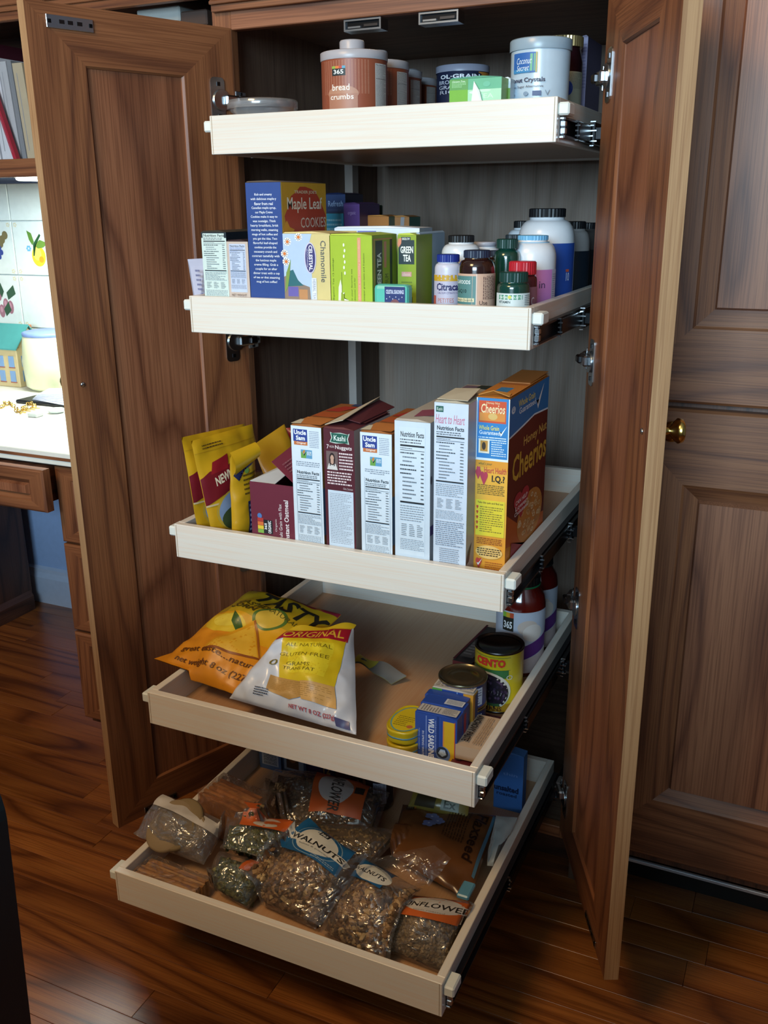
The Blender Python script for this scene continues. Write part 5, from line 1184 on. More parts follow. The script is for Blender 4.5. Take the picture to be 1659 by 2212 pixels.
# yellow oval tins
for k in range(2):
    c = at(879, 1553, z=F4+.045)
    T = th('fish_tin', ['lower yellow flat oval fish tin beside the blue boxes', 'upper yellow flat oval fish tin with blue rim line beside the blue boxes'][k], 'tin', (c.x, c.y, F4+k*.023), 0, 'stacked yellow oval tins')
    z0 = F4+k*.0232+.0003
    def ov(s_, z):
        out = []
        for i in range(32):
            a = 2*math.pi*i/32; cx, sx = math.cos(a), math.sin(a)
            out.append(V3((c.x+.026*s_*math.copysign(abs(cx)**.75, cx)+.002, c.y+.040*math.copysign(abs(sx)**.75, sx)*s_, z)))
        return out
    q = MB()
    def loft(sec, m_):
        b_ = len(q.v)
        for s_, z in sec: q.v += ov(s_, z)
        for j in range(len(sec)-1):
            for i in range(32):
                q.f.append([b_+j*32+i, b_+j*32+(i+1) % 32, b_+(j+1)*32+(i+1) % 32, b_+(j+1)*32+i]); q.m.append(q.mi(m_)); q.sm.append(True)
        q.f.append([b_+(len(sec)-1)*32+i for i in range(32)]); q.m.append(q.mi(m_)); q.sm.append(False)
        q.f.append([b_+i for i in range(32)][::-1]); q.m.append(q.mi(m_)); q.sm.append(False)
    loft([(.90, z0), (.97, z0+.002), (1, z0+.005), (1, z0+.017), (1.02, z0+.019), (1.02, z0+.0215), (.97, z0+.0228), (.93, z0+.021)], mat('c9b01c', .3, coat=.4)); q.build('tin_body', T)
    q = MB(); loft([(1.005, z0+.010), (1.008, z0+.0125)], mat('4f8aa8', .4)); q.build('rim_stripe', T)
    if k == 1:
        P = Pr(lambda x, y, o: V3((c.x-.024+x, c.y-.037+y, z0+.0214+o)), .052, .074)
        P.ell(.5, .5, .46, .48, '5f9a9c'); P.ell(.5, .5, .42, .45, 'd2b81e'); P.ring(.78, .78, .12, .10, .5, '3a4a5a'); P.bars(.2, .2, .7, .6, 6, '8a7a1c', seed=3); P.ell(.70, .24, .09, .06, 'c06a3a'); P.build('lid_print', T, local=False)
# flat maroon cartons under the tins
zt0 = F4
a_ = V3((.1995, -.300, F4))
T, F = carton('flat_box', 'flat dark maroon carton lying under the anchovy paste box', 'box', (.212, -.330, F4), .042, .150, .011, C2('5c2028', '4a1a22', '5f242c'), flap=False)
t = F['top']; t.bars(.5, .72, .9, .95, 3, '9a6a6c', seed=3); t.text('Genova', .28, .5, .6, .95, '8f5a5e', rot=-90, shear=.2); t.rect(.1, .05, .3, .3, '3c141a'); fin(T, F)
T, F = carton('paste_box', 'cream anchovy paste carton lying at the front right corner of the fourth tray', 'box', (.2165, -.3205+.0005, F4+.0146), .0385, .092, .022, C2('b49a80', 'a88e74', 'bfa58a'), flap=False)
t = F['top']; t.text('ANCHOVY PASTE', .12, .10, .40, .92, '2a2420', rot=-90, bold=.03); t.bars(.55, .08, .9, .9, 4, 'a08468', seed=3, rot=True); F['left'].text('ANCHOVY PASTE', .05, .2, .9, .8, '3a302a', bold=.02); fin(T, F)
p1 = at(980, 1426, z=F4+.03); p2 = at(1066, 1346, z=F4+.03)
T, F = carton('flat_box', 'long dark maroon carton standing behind the bean can', 'box', (p1.x-.002, p1.y-.0, F4), .034, .15, .030, C2('5c2028', '4a1a22', '3e3634'), rz=-.07, flap=False)
t = F['top']; t.rect(0, 0, .12, 1, '5c1c26'); t.rect(.2, .1, .9, .55, '5a504c'); t.bars(.25, .15, .85, .5, 5, '8a807a', seed=3); fin(T, F)
# cans
def can(label, cx, row, halfpx, z0, z1, body, lidm, name='food_can', y=None, group=None, prints=None, lidr=1.0):
    p = at(cx, row, z=z1); r = halfpx/FPX*dep(p); p.x = min(p.x, .2550-r)
    T = th(name, label, 'can', (p.x, p.y, z0), 0, group)
    m = MB(); m.lathe([(r*.96, z0), (r, z0+.0015), (r, z0+.003), (r*.965, z0+.004), (r*.965, z1-.004), (r, z1-.003), (r, z1-.0012), (r*.985, z1)], (p.x, p.y, 0), body, n=44, cap=False, mats={0: lidm, 1: lidm, 2: lidm, 4: lidm, 5: lidm, 6: lidm, 3: body}); m.build('can_body', T)
    m = MB(); m.lathe([(r*.985, z1), (r*.95, z1-.0005), (r*.94, z1-.004), (r*.86, z1-.004), (r*.85, z1-.0032), (r*.80, z1-.0034), (r*.79, z1-.0044), (r*.70, z1-.0042), (r*.69, z1-.0050), (.0001, z1-.0050)], (p.x, p.y, 0), lidm, n=44, cap=False); m.build('can_lid', T)
    return T, p, r
# bean can
zb1 = F4+.105
T, p, r = can('yellow black-beans can with green and purple picture label', 1087, 1390, 54.5, F4, zb1, mat('cdbb22', .35, coat=.3), darksteel)
am = math.atan2(CAM.y-p.y, CAM.x-p.x)
fm = cyl((p.x, p.y, 0), r*.965+.0006, am, F4+.004); P = Pr(lambda X, Y, o: fm(X-r*1.25, Y, o), r*2.5, zb1-F4-.008, cell=.006, base=.0002, step=.00006)
P.rect(0, 0, 1, .14, 'b8901c'); P.rect(0, .60, .66, .74, '2f6a3a'); P.rect(0, .14, .12, .6, '2f6a3a')
P.ell(.30, .36, .40, .34, 'c8ccc4'); P.ell(.28, .34, .385, .325, '1c1626'); P.rect(0, .0, 1, .10, 'b8901c'); P.rect(0, .10, .52, .15, '2f5a34')
rnd = random.Random(8)
for k in range(90):
    a = rnd.random()*6.28; q_ = rnd.random()**.5; cu, cv = .28+.36*q_*math.cos(a), .36+.28*q_*math.sin(a)
    if cu > .02 and cv > .15: P.ell(cu, cv, .020, .022, rnd.choice(('3c2a4a', '52405e', '2a2038')), n=8, rings=1); P.o -= P.step*.9
P.o += P.step*4
P.text('CENTO', .11, .80, .60, .94, 'b8281c', bold=.05); P.rect(0, .745, .68, .752, '2f6a3a'); P.rect(.08, .965, .68, .972, '2f6a3a'); P.text('BEANS', .26, .02, .56, .095, '5a2c14', bold=.02); P.ring(.67, .62, .05, .04, .3, 'c8ccc4')
P.build('can_label', T, local=False)
# two stacked short cans
g = 'short blue tins stacked behind the fish boxes'
T, p, r = can('lower short blue-labelled tin in the stack of two', 1004, 1447, 53, F4, F4+.046, mat('3a4c86', .35), steel, group=g)
for i in (0,):
    pass
pc = p
def can_at(label, c, r, z0, z1, body, lidm, group):
    T = th('food_can', label, 'can', (c.x, c.y, z0), 0, group)
    m = MB(); m.lathe([(r*.96, z0), (r, z0+.0015), (r, z0+.003), (r*.965, z0+.004), (r*.965, z1-.004), (r, z1-.003), (r, z1-.0012), (r*.985, z1)], (c.x, c.y, 0), body, n=44, cap=False, mats={0: lidm, 1: lidm, 2: lidm, 4: lidm, 5: lidm, 6: lidm}); m.build('can_body', T)
    m = MB(); m.lathe([(r*.985, z1), (r*.95, z1-.0005), (r*.94, z1-.003), (r*.60, z1-.003), (r*.58, z1-.0022), (r*.3, z1-.003), (.0001, z1-.003)], (c.x, c.y, 0), lidm, n=44, cap=False); m.build('can_lid', T)
    return T
for o_ in [T]+list(T.children): bpy.data.objects.remove(o_)
zc2 = F4+.088
p = at(1000, 1455, z=zc2+.002); r = 55/FPX*dep(p); lidm = mat('8a8268', .25, .9)
for k in range(2):
    T = can_at(('lower', 'upper')[k]+' short blue-labelled tin in the stack of two behind the fish boxes', p, r*.97, F4+k*.0443, F4+.044+k*.0443, mat('33457e', .35), lidm, g)
    z0 = F4+k*.0443; fm = cyl((p.x, p.y, 0), r*.97*.965+.0006, math.atan2(CAM.y-p.y, CAM.x-p.x), z0+.004); P = Pr(lambda X, Y, o: fm(X-r*1.25, Y, o), r*2.5, .036, cell=.006, base=.0002, step=.00006)
    P.rect(.60, .1, .85, .9, 'b4bccc'); P.bars(.62, .15, .83, .85, 6, '4a5068', seed=k+2); P.rect(.1, .2, .5, .8, '2c5a9a'); P.build('can_label', T, local=False)
# sauce jars
def jar(label, px, row, halfpx, ybase, ztop, sauce, capc, seed):
    p = at(px, row, y=ybase); r = halfpx/FPX*dep(p)
    T = th('sauce_jar', label, 'jar', (p.x, p.y, F4), 0, 'pasta sauce jars on the fourth tray')
    m = MB(); m.lathe([(r*.9, F4), (r, F4+.005), (r, ztop-.050), (r*.93, ztop-.036), (r*.70, ztop-.020), (r*.66, ztop-.014)], (p.x, p.y, 0), mat(sauce, .1, coat=.7), n=40); m.build('jar_body', T)
    q = capmesh((p.x, p.y), r*.74, ztop-.016, ztop, mat('14181a', .3), 30); q.build('lid', T)
    q = MB(); q.lathe([(r*.75, ztop-.018), (r*.76, ztop-.017), (r*.76, ztop-.0155), (r*.74, ztop-.015)], (p.x, p.y, 0), mat(capc, .4), n=30, cap=False); q.build('lid_seal', T)
    P = Pr((lambda fm: (lambda X, Y, o: fm(X-r*1.35, Y, o)))(cyl((p.x, p.y, 0), r+.0008, math.atan2(CAM.y-p.y, CAM.x-p.x), F4+.010)), r*2.7, ztop-.055-F4-.010, cell=.006, base=.0002, step=.00006)
    P.rect(0, 0, 1, 1, 'b4bccb'); P.ell(.62, .75, .16, .12, 'c9b8ac'); P.ell(.70, .66, .16, .14, 'd8cdc4'); P.poly([(.0, .30), (.5, .42), (1, .62), (1, .38), (.5, .20), (0, .10)], '5c2a7c'); P.poly([(0, .0), (0, .1), (.5, .2), (1, .36), (1, 0)], 'c9b6b4')
    P.rect(.22, .68, .40, .90, '16201c'); P.rect(.22, .90, .28, .98, '7fae3a'); P.rect(.28, .90, .34, .98, 'c8a02c'); P.rect(.34, .90, .40, .98, 'b84a2c'); P.text('365', .24, .72, .38, .84, 'e4e8ea', bold=.03)
    P.build('jar_label', T, local=False)
    return T
jar('front pasta sauce jar with purple-banded label behind the bean can', 1123, 1370, 52, .010, F4+.176, '5c120c', '1f7a4c', 1)
jar('rear pasta sauce jar with dark lid nearest the cabinet', 1153, 1340, 47, .110, F4+.176, '54100c', '2a2c2c', 2)
# ---------------------------------------------------------------- tray 5: bags of nuts, seeds, crackers
F5 = DR[4][0]-HD+0.0087
_ico = None
def ico():
    global _ico
    if _ico is None:
        bm = bmesh.new(); bmesh.ops.create_icosphere(bm, subdivisions=1, radius=1); bm.verts.index_update()
        _ico = ([v.co.copy() for v in bm.verts], [[v.index for v in f.verts] for f in bm.faces]); bm.free()
    return _ico
def pieces(f, N, n, size, cols, seed, u0=.06, u1=.94, v0=.06, v1=.9, flat=.6, sink=.004, scale=.93, el=1.0, H=None):
    rnd = random.Random(seed); q = MB(); iv, if_ = ico(); ms = [mat(c, .6) for c in cols]
    for k in range(n):
        u = u0+(u1-u0)*rnd.random(); v = v0+(v1-v0)*rnd.random()
        s_ = f(u, v); p = s_-N*(sink+.003*rnd.random()); L_ = .2555-size*el*1.5; p.x = min(max(p.x, -L_), L_)
        if H: p.z = max(p.z, hget(H, p.x, p.y)+size*el*.75)
        r = size*(.6+.7*rnd.random()); ax = V3((rnd.uniform(-1, 1), rnd.uniform(-1, 1), rnd.uniform(-1, 1))).normalized(); M = Matrix.Rotation(rnd.random()*6.28, 3, ax)
        sc = V3((1*el, .55+.4*rnd.random(), flat))
        q.add([p+M @ V3((c.x*sc.x*r*(.8+.4*rnd.random()), c.y*sc.y*r*(.8+.4*rnd.random()), c.z*sc.z*r)) for c in iv], if_, rnd.choice(ms))
    return q
def foodbag(name, label, cs, bulge, seed, n, size, cols, core, v1=.72, u0=.05, u1=.95, wr=.004, floor=None, back=.7, group='clear bags of nuts and seeds on the bottom tray', flat=.6, piece='nut_pieces', el=1.0, core_s=.9, grow=1.09):
    cc = sum((V3(k) for k in cs), V3())/4; cs = tuple(cc+V3(((V3(k)-cc).x*grow, (V3(k)-cc).y*grow, (V3(k)-cc).z)) for k in cs); bulge *= 1.15
    kp0 = keepin(4); H0 = dict(HMS.get(4, {}))
    T, P, f, N = pouch(name, label, 'bag', cs, bulge, film, wr, seed, back=back, group=group, nu=46, nv=46, part=None, pw=.45, tray=4)
    floor = F5+.001
    lo = lambda p: kp0(V3((p.x, p.y, p.z)), -1)
    # contents heap
    q = MB(); cm = mat(core, .8); vm = v1
    def g(u, v, s_=1):
        uu = u0+(u1-u0)*u; vv = .04+(vm-.04)*v; e = (4*u*(1-u)*4*v*(1-v))**.35
        return lo(f(uu, vv, s_*e*.86 if s_ < 0 else 1)-N*(.0045 if s_ > 0 else -.001)-N*(1-e)*bulge*.6*(1 if s_ > 0 else 0))
    q.grid(lambda u, v: g(u, v, 1), 26, 26, cm); q.grid(lambda u, v: g(u, v, -back), 16, 16, cm); o = q.build('filling', T)
    ff = lambda u, v: g((u-u0)/(u1-u0), (v-.04)/(vm-.04), 1)
    q = pieces(ff, N, n, size, cols, seed, u0+.03, u1-.03, .07, vm-.03, flat=flat, sink=0.0, el=el, H=H0); o = q.build(piece, T); o['kind'] = 'stuff'
    # film skin
    q = MB(); q.grid(lambda u, v: lo(f(u, v)+N*.0008), 46, 46, film); q.grid(lambda u, v: lo(f(u, v, -back)), 30, 30, film); q.build('clear_film', T)
    P.o = .0016; P.rough = .4
    return T, P, f, N
def A5(px, py, dz): return at(px, py, z=F5+dz)
WN = ('9a7850', 'b39268', '7a5a3c', 'c2a678', '8a6844', '5c4630')
SEED_ = ('8a7454', '9c8562', '75614a', 'ab9470')
PK = ('4c5426', '5e662f', '6b6a34', '3f4624', '7a7440')
# cracker bags (stacks of thin crispbread)
def slab_stack(parent, c, ux, uy, n_, h, cols, seed):
    """thin crispbread slabs standing on edge side by side"""
    rnd = random.Random(seed); t = uy*(2/n_)
    for k in range(n_):
        q = MB(); j = ux.normalized()*rnd.uniform(-.003, .003); hh = h*(1-.10*rnd.random()); b0 = c+j-uy+t*k
        q.prism([b0-ux, b0+ux, b0+ux+t*.80, b0-ux+t*.80], (0, 0, hh), mat(cols[k % len(cols)], .7)); q.build('crispbread', parent)
CR = ('b4814a', 'a8743e', 'bf8f58', 'b07a44')
T = th('crispbread_pack', 'clear pack of flat crispbread lying in the front left corner of the bottom tray', 'pack', tuple(A5(350, 1895, 0)), 0, 'clear cracker packs on the bottom tray')
c0 = A5(355, 1892, .014); ux = (A5(440, 1912, .014)-A5(275, 1868, .014))*.46; uy = V3((-ux.y, ux.x, 0)).normalized()*.024
c0 = V3((-.196, -.4625, F5+.0015)); ux = V3((.056, -.003, 0)); uy = V3((.001, .0225, 0)); slab_stack(T, c0, ux, uy, 9, .030, CR, 3)
q = MB()
def filmbox(q, c, ux, uy, hgt, seed, wr=.0025, n=18, mfilm=film):
    off = V3((seed, seed*2.3, seed*.7))
    def w_(p): return p+V3((noise.noise(p*50+off), noise.noise(p*50+off*2), noise.noise(p*50+off*3)))*wr
    a_, b_, c2, d_ = c-ux-uy, c+ux-uy, c+ux+uy, c-ux+uy; up = V3((0, 0, hgt))
    for (p, r_, s_, t_) in ((a_, b_, b_+up, a_+up), (b_, c2, c2+up, b_+up), (c2, d_, d_+up, c2+up), (d_, a_, a_+up, d_+up), (a_+up, b_+up, c2+up, d_+up)):
        q.grid(lambda u, v, p=p, r_=r_, s_=s_, t_=t_: w_((p*(1-u)+r_*u)*(1-v)+(t_*(1-u)+s_*u)*v), n, n, mfilm)
filmbox(q, V3((c0.x, c0.y, F5+.001)), ux*1.03, uy*1.10, .033, 4, wr=.0012); q.build('clear_film', T); hfill(lambda u, v, c0=c0, ux=ux, uy=uy: V3((c0.x, c0.y, F5+.037))+ux*(2.2*u-1.1)+uy*(2.3*v-1.15), 4)
# upper cracker pack, tilted
T = th('crispbread_pack', 'clear pack of orange-brown crispbread with red tie, upper left of the bottom tray', 'pack', tuple(A5(455, 1730, 0)), 0, 'clear cracker packs on the bottom tray')
c0 = A5(462, 1712, .060); ux = V3((.047, -.009, 0)); uy = V3((.005, .026, 0)); c0.x = -.190; c0.y -= .012; slab_stack(T, V3((c0.x, c0.y, F5+.003)), ux, uy, 8, .074, ('bb7a40', 'a4642f', 'bb7c42'), 9)
q = MB(); filmbox(q, V3((c0.x+.010, c0.y, F5+.002)), ux*1.20, uy*1.25, .080, 14, wr=.003); q.build('clear_film', T); c9 = V3((c0.x+.010, c0.y, F5+.087)); hfill(lambda u, v, ux=ux, uy=uy: c9+ux*(2.9*u-1.45)+uy*(3.1*v-1.55), 4)
q = MB(); t0 = A5(510, 1735, .045); q.tube([t0, t0+V3((.012, .004, .004)), t0+V3((.022, .010, .001))], .0014, mat('9c1c2c', .4)); q.build('twist_tie', T)
# back sunflower
T, P, f, N = foodbag('seed_bag', 'clear bag of dark seeds with orange and white label further back in the bottom tray', (A5(580, 1775, .035), A5(800, 1800, .030), A5(830, 1715, .050), A5(600, 1668, .055)), .032, 71, 560, .0040, ('5c4a34', '6f5a40', '4a3b2a', '7f6a4c'), '4a3b2a', v1=.92, el=1.3)
P.o = .0016; P.rect(.40, .12, .86, .98, 'b8582a'); P.ell(.60, .56, .15, .30, 'b9b4b0'); P.text('SUNFLOWER', .56, .14, .66, .96, '3a3430', rot=-90, bold=.02); P.rect(.76, .5, .84, .66, '2a2624'); P.build('paper_label', T, local=False)
T, P, f, N = foodbag('seed_bag', 'clear bag of mixed seeds with orange label squeezed behind the walnut bags', (A5(575, 1825, .045), A5(800, 1860, .040), A5(860, 1795, .055), A5(540, 1772, .060)), .022, 77, 420, .0044, ('6a5434', '7f6844', '4f3f2a', '8a7448'), '57452e', v1=.9)
P.o = .0016; P.rect(.0, .25, .30, .95, 'b8582a'); P.ell(.16, .6, .08, .25, 'b9a8a0'); P.build('paper_label', T, local=False)
# pumpkin seeds
T, P, f, N = foodbag('seed_bag', 'small clear bag of green pumpkin seeds at the front, below its twin', (A5(455, 1915, .010), A5(535, 1960, .010), A5(590, 1870, .045), A5(478, 1840, .050)), .028, 61, 420, .0046, PK, '454a28', v1=.86, flat=.4, piece='seed_pieces')
P.o = .0016; P.rect(.62, .72, .98, .98, 'c8602a'); P.build('paper_label', T, local=False)
T, P, f, N = foodbag('seed_bag', 'clear bag of green pumpkin seeds with orange corner label beside the cracker bag', (A5(482, 1850, .045), A5(575, 1868, .040), A5(630, 1790, .07), A5(495, 1765, .085)), .026, 67, 420, .0046, PK, '454a28', v1=.80, flat=.4, piece='seed_pieces')
P.o = .0016; P.rect(.25, .80, .98, 1.0, 'c8602a'); P.ell(.62, .90, .18, .07, 'c9c4bc'); P.build('paper_label', T, local=False)
# sunflower front right
T, P, f, N = foodbag('seed_bag', 'clear bag of sunflower seeds with orange label in the front right corner', (A5(832, 2050, .010), A5(985, 2110, .010), A5(1030, 1955, .045), A5(880, 1935, .065)), .036, 41, 900, .0036, SEED_, '75624a', v1=.80, el=1.3)
P.o = .0016
P.rect(.06, .62, .95, 1.0, 'c8622a'); P.ell(.5, .84, .40, .13, 'c9c4bc'); P.quad((.02, .78), (.98, .78), (.98, .88), (.02, .88), 'cfcac2'); P.text('SUNFLOWER', .04, .79, .96, .87, '2a2622', bold=.02); P.rect(.42, .93, .60, .985, '2a2a26'); P.text('seeds roasted', .3, .725, .7, .75, '9a8a7c'); P.build('paper_label', T, local=False)
# flax
fx = mat('6a4426', .28, coat=.5)
T, P, f, N = pouch('flaxseed_bag', 'glossy brown flaxseed pouch with pale blue flowers lying at the right', 'bag', (A5(842, 1845, .040), A5(1012, 1945, .030), A5(1078, 1762, .050), A5(870, 1738, .055)), .022, fx, .004, 52, back=.6, nu=46, nv=46, pw=.45, tray=4)
P.o = .0016
for a_, (cu, cv) in enumerate(((.36, .74), (.44, .66), (.36, .58))):
    for k in range(5): P.ell(cu+.045*math.cos(k*1.26), cv+.040*math.sin(k*1.26), .034, .030, '7484b8', n=10, rings=1); P.o -= P.step*.9
    P.o += P.step; P.ell(cu, cv, .015, .015, 'b8c0d8', n=8, rings=1)
P.text('Flaxseed', .80, .30, .92, .92, '2a1810', rot=-90, bold=.015); P.bars(.52, .46, .76, .92, 8, '3a2416', seed=7, rot=True, dens=.35); P.rect(.06, .80, .15, .90, '2a1a12'); P.text('365', .075, .82, .135, .88, 'b8b0a8', rot=-90); P.rect(.15, .82, .17, .90, 'b8702c'); P.rect(.955, .2, .985, .95, '4f7a94'); P.build('printed_front', T, local=False)
q = MB(); c0 = A5(1030, 1925, .048); c0.x = min(c0.x, .240); c0.z = max(c0.z, hget(HMS[4], c0.x, c0.y)+.007); q.box((c0.x-.011, c0.y-.020, c0.z-.006), (c0.x+.008, c0.y+.014, c0.z+.002), mat('5f9ab8', .3), .002); q.build('bag_clip', T)
# walnuts 2
T, P, f, N = foodbag('walnut_bag', 'clear bag of walnuts with half-hidden blue label, front centre right', (A5(700, 2012, .012), A5(830, 2085, .012), A5(905, 1925, .07), A5(790, 1860, .075)), .034, 33, 760, .0062, WN, '6a4a30', v1=.80)
P.o = .0016
P.rect(.0, .70, .62, .995, '1f5f94'); P.ell(.38, .83, .30, .12, 'd9dcd6'); P.quad((.0, .79), (.62, .79), (.62, .87), (.0, .87), 'dfe0da'); P.text('WALNUTS', .02, .80, .60, .86, '24282c', bold=.02); P.rect(.30, .93, .42, .98, '1a2226'); P.build('paper_label', T, local=False)
# walnuts 1
T, P, f, N = foodbag('walnut_bag', 'clear bag of walnuts with a large blue and white label, front centre left', (A5(535, 1935, .012), A5(680, 2000, .012), A5(765, 1846, .075), A5(665, 1785, .070)), .034, 21, 620, .0062, WN, '6a4a30', v1=.66)
P.o = .0016; P.cell = .0045
P.rect(.04, .58, .97, .995, '1f5f94'); P.ell(.5, .79, .40, .20, '7f9fb8'); P.ell(.5, .79, .385, .19, '1f5f94'); P.ell(.5, .79, .33, .165, 'd9dcd6'); P.quad((.02, .72), (.98, .72), (1.0, .81), (.0, .81), 'dfe0da')
P.rect(.42, .90, .58, .955, '1a2226'); P.rect(.42, .955, .47, .985, '7fae3a'); P.rect(.47, .955, .53, .985, 'd8a02c'); P.rect(.53, .955, .58, .985, 'b8402c'); P.text('365', .44, .91, .56, .94, 'e4e8ea', bold=.03)
P.text('WALNUTS', .06, .735, .96, .80, '24282c', bold=.02); P.text('halves & pieces', .28, .69, .78, .715, '8a9298'); P.bars(.6, .60, .92, .64, 2, '9ab4cc', seed=2); P.build('paper_label', T, local=False)
# film tail over them
def sheet(name, label, pts, m=film, wr=.004, seed=2, n=26, parent=None):
    kq = keepin(4)
    a_, b_, c_, d_ = [V3(p) for p in pts]; q = MB(); off = V3((seed, seed*2, seed*3))
    def g(u, v):
        p = (a_*(1-u)+b_*u)*(1-v)+(d_*(1-u)+c_*u)*v
        return kq(p+V3((0, 0, wr*(noise.noise(p*30+off)*1.5+abs(noise.noise(p*60+off))*1.2)+.012*math.sin(u*3.14)*math.sin(v*3.14))))
    q.grid(g, n, n, m); return q
sheet('x', '', (A5(655, 1985, .045), A5(690, 2005, .05), A5(800, 1840, .115), A5(735, 1870, .105)), seed=3).build('film_fold', T)
sheet('x', '', (A5(790, 1860, .09), A5(870, 1985, .05), A5(975, 1860, .10), A5(940, 1825, .11)), seed=5).build('film_fold', T)
# crinkled round rice cake bag
cs = (A5(288, 1812, .040), A5(440, 1868, .036), A5(488, 1775, .070), A5(352, 1715, .085))
T, P, f, N = pouch('rice_cake_bag', 'crinkled clear bag with white paper band over pale round rice cakes', 'bag', cs, .036, film, .007, 83, back=.9, part=None, pw=.4, tray=4, rim=True, base=.034)
q = MB(); lo5 = lambda p: p
q.grid(lambda u, v: lo5(f(u, v)), 70, 70, filmhazy); q.grid(lambda u, v: lo5(f(u, v, -.9)), 30, 30, filmhazy); q.build('clear_film', T)
q = MB(); q.grid(lambda u, v: f(.08+.84*u, .08+.76*v)-N*(.006+.003*noise.noise(V3((u*9, v*9, 2)))), 40, 40, film); q.build('inner_film', T)
for k in range(5):
    c0 = f(.44+.10*(k % 3), .30+.09*k)-N*(.024+.004*(k % 2)); m = MB(); r = .034
    ax = N.orthogonal().normalized(); M = Matrix((ax, N.cross(ax), N)).transposed()
    m.lathe([(r*.92, 0), (r, .003), (r, .008), (r*.92, .011), (r*.5, .0115), (.0001, .0112)], (0, 0, 0), mat(('8f7a5c', '84704f', '9a8566')[k % 3], .85), n=28)
    m.v = [c0+M @ v for v in m.v]; m.build('rice_cake', T)
P.o = .0016;  P.quad((.05, .70), (1.0, .62), (.98, .86), (.0, .98), 'd0cac4'); P.build('paper_band', T, local=False)
# boxes at the back of tray 5
YB5 = -.112
for k, (nm, lb, pl, pr_, row, cols) in enumerate((
    ('food_carton', 'white and blue carton with barcode at the back left of the bottom tray', 560, 606, 1612, C2('4a6a9c', '2a3a5c', '3a5a8c')),
    ('food_carton', 'blue-grey carton with a picture beside the barcode carton', 608, 660, 1620, C2('3a5070', '2a3a5c', '3a4a6c')),
    ('food_carton', 'dark purple carton at the back of the bottom tray', 662, 722, 1632, C2('35204c', '2a1838', '3a2450')))):
    T, F = cpx(nm, lb, 'box', pl, pr_, row-28, YB5+.004*k, F5, .05, cols, prow=row+10, flap=False)
    f = F['front']; f.vlo = 0
    if k == 0: f.rect(.12, .12, .88, .9, 'a9b8cc'); f.bars(.2, .15, .8, .85, 16, '2a2c34', seed=3, rot=True, dens=.5)
    if k == 1: f.rect(.1, .1, .9, .9, '8a9cb4'); f.rect(.2, .15, .7, .8, '4a3424'); f.ell(.45, .5, .18, .2, '8a5a34')
    if k == 2: f.text('12', .60, .2, .85, .5, 'a88a4c', bold=.02); f.bars(.1, .3, .5, .7, 4, '6f5a8c', seed=4)
    fin(T, F)
def smalljar(lb, px, row, hp, y, h, c, capc, labc, txt=None):
    p = at(px, row, y=y); r = hp/FPX*dep(p); T = th('condiment_jar', lb, 'jar', (p.x, y, F5))
    m = MB(); m.lathe([(r*.9, F5), (r, F5+.004), (r, F5+h*.72), (r*.62, F5+h*.86), (r*.6, F5+h*.88)], (p.x, y, 0), mat(c, .1, coat=.6), n=32); m.build('jar_body', T)
    capmesh((p.x, y), r*.66, F5+h*.87, F5+h, mat(capc, .3), 24).build('lid', T)
    P = Pr((lambda fm: (lambda X, Y, o: fm(X-r*1.2, Y, o)))(cyl((p.x, y, 0), r+.0007, math.atan2(CAM.y-y, CAM.x-p.x), F5+.012)), r*2.4, h*.55, cell=.006, base=.0002, step=.00006)
    P.rect(0, 0, 1, 1, labc)
    if txt: P.text(txt, .2, .25, .8, .6, 'c8a8a8', shear=.2)
    else: P.rect(.3, .1, .7, .9, 'a9b0c4'); P.bars(.34, .15, .66, .85, 12, '2c2c34', seed=2, rot=True)
    P.build('jar_label', T, local=False)
smalljar('dark red sauce jar in shadow at the back of the bottom tray', 754, 1670, 30, -.105, .075, '2a0c12', '1a1012', '4a1420', 'Sauce')
smalljar('dark bottle with pale barcode label right of the sauce jar', 820, 1695, 30, -.125, .095, '1a0c10', '141012', '2a1a20')
# yellow snack bag behind flax
T, P, f, N = pouch('snack_bag', 'yellow and green snack bag tucked behind the flaxseed pouch', 'bag', (A5(880, 1745, .06), A5(1010, 1770, .06), A5(1015, 1722, .085), A5(895, 1705, .085)), .012, mat('8a7c34', .3, coat=.4), .003, 95, back=.8)
P.rect(.1, .2, .45, .8, '3a3420'); P.rect(.55, .2, .85, .85, '9fb0a4'); P.text('Ex', .6, .3, .8, .7, '3a4a3c', bold=.02); P.build('printed_front', T, local=False)
# blue box
T, F = cpx('salt_cracker_box', 'bright blue unsalted cracker box standing at the right rear of the bottom tray', 'box', 1066, 1128, 1628, -.050, F5, .022, C2('3f74bc', '3364a8', '4a80c4'), prow=1730)
f = F['front']; f.vlo = 0
f.text('unsalted', -.05+.06, .33, .86, .43, '16264c', bold=.04); f.text('roasted', .10, .25, .80, .31, '16264c', bold=.02); f.text('thin', .3, .62, .8, .67, '7fa4dc'); fin(T, F)
# silvery bag right
T, P, f, N = pouch('flour_bag', 'pale silver paper bag between the flaxseed pouch and the tray side', 'bag', (A5(1052, 1870, .028), A5(1078, 1872, .028), A5(1118, 1765, .062), A5(1072, 1762, .060)), .014, mat('aab0ae', .35), .004, 99, back=.6, tray=4)

# ---------------------------------------------------------------- things on the desk counter
ZC = 0.7083
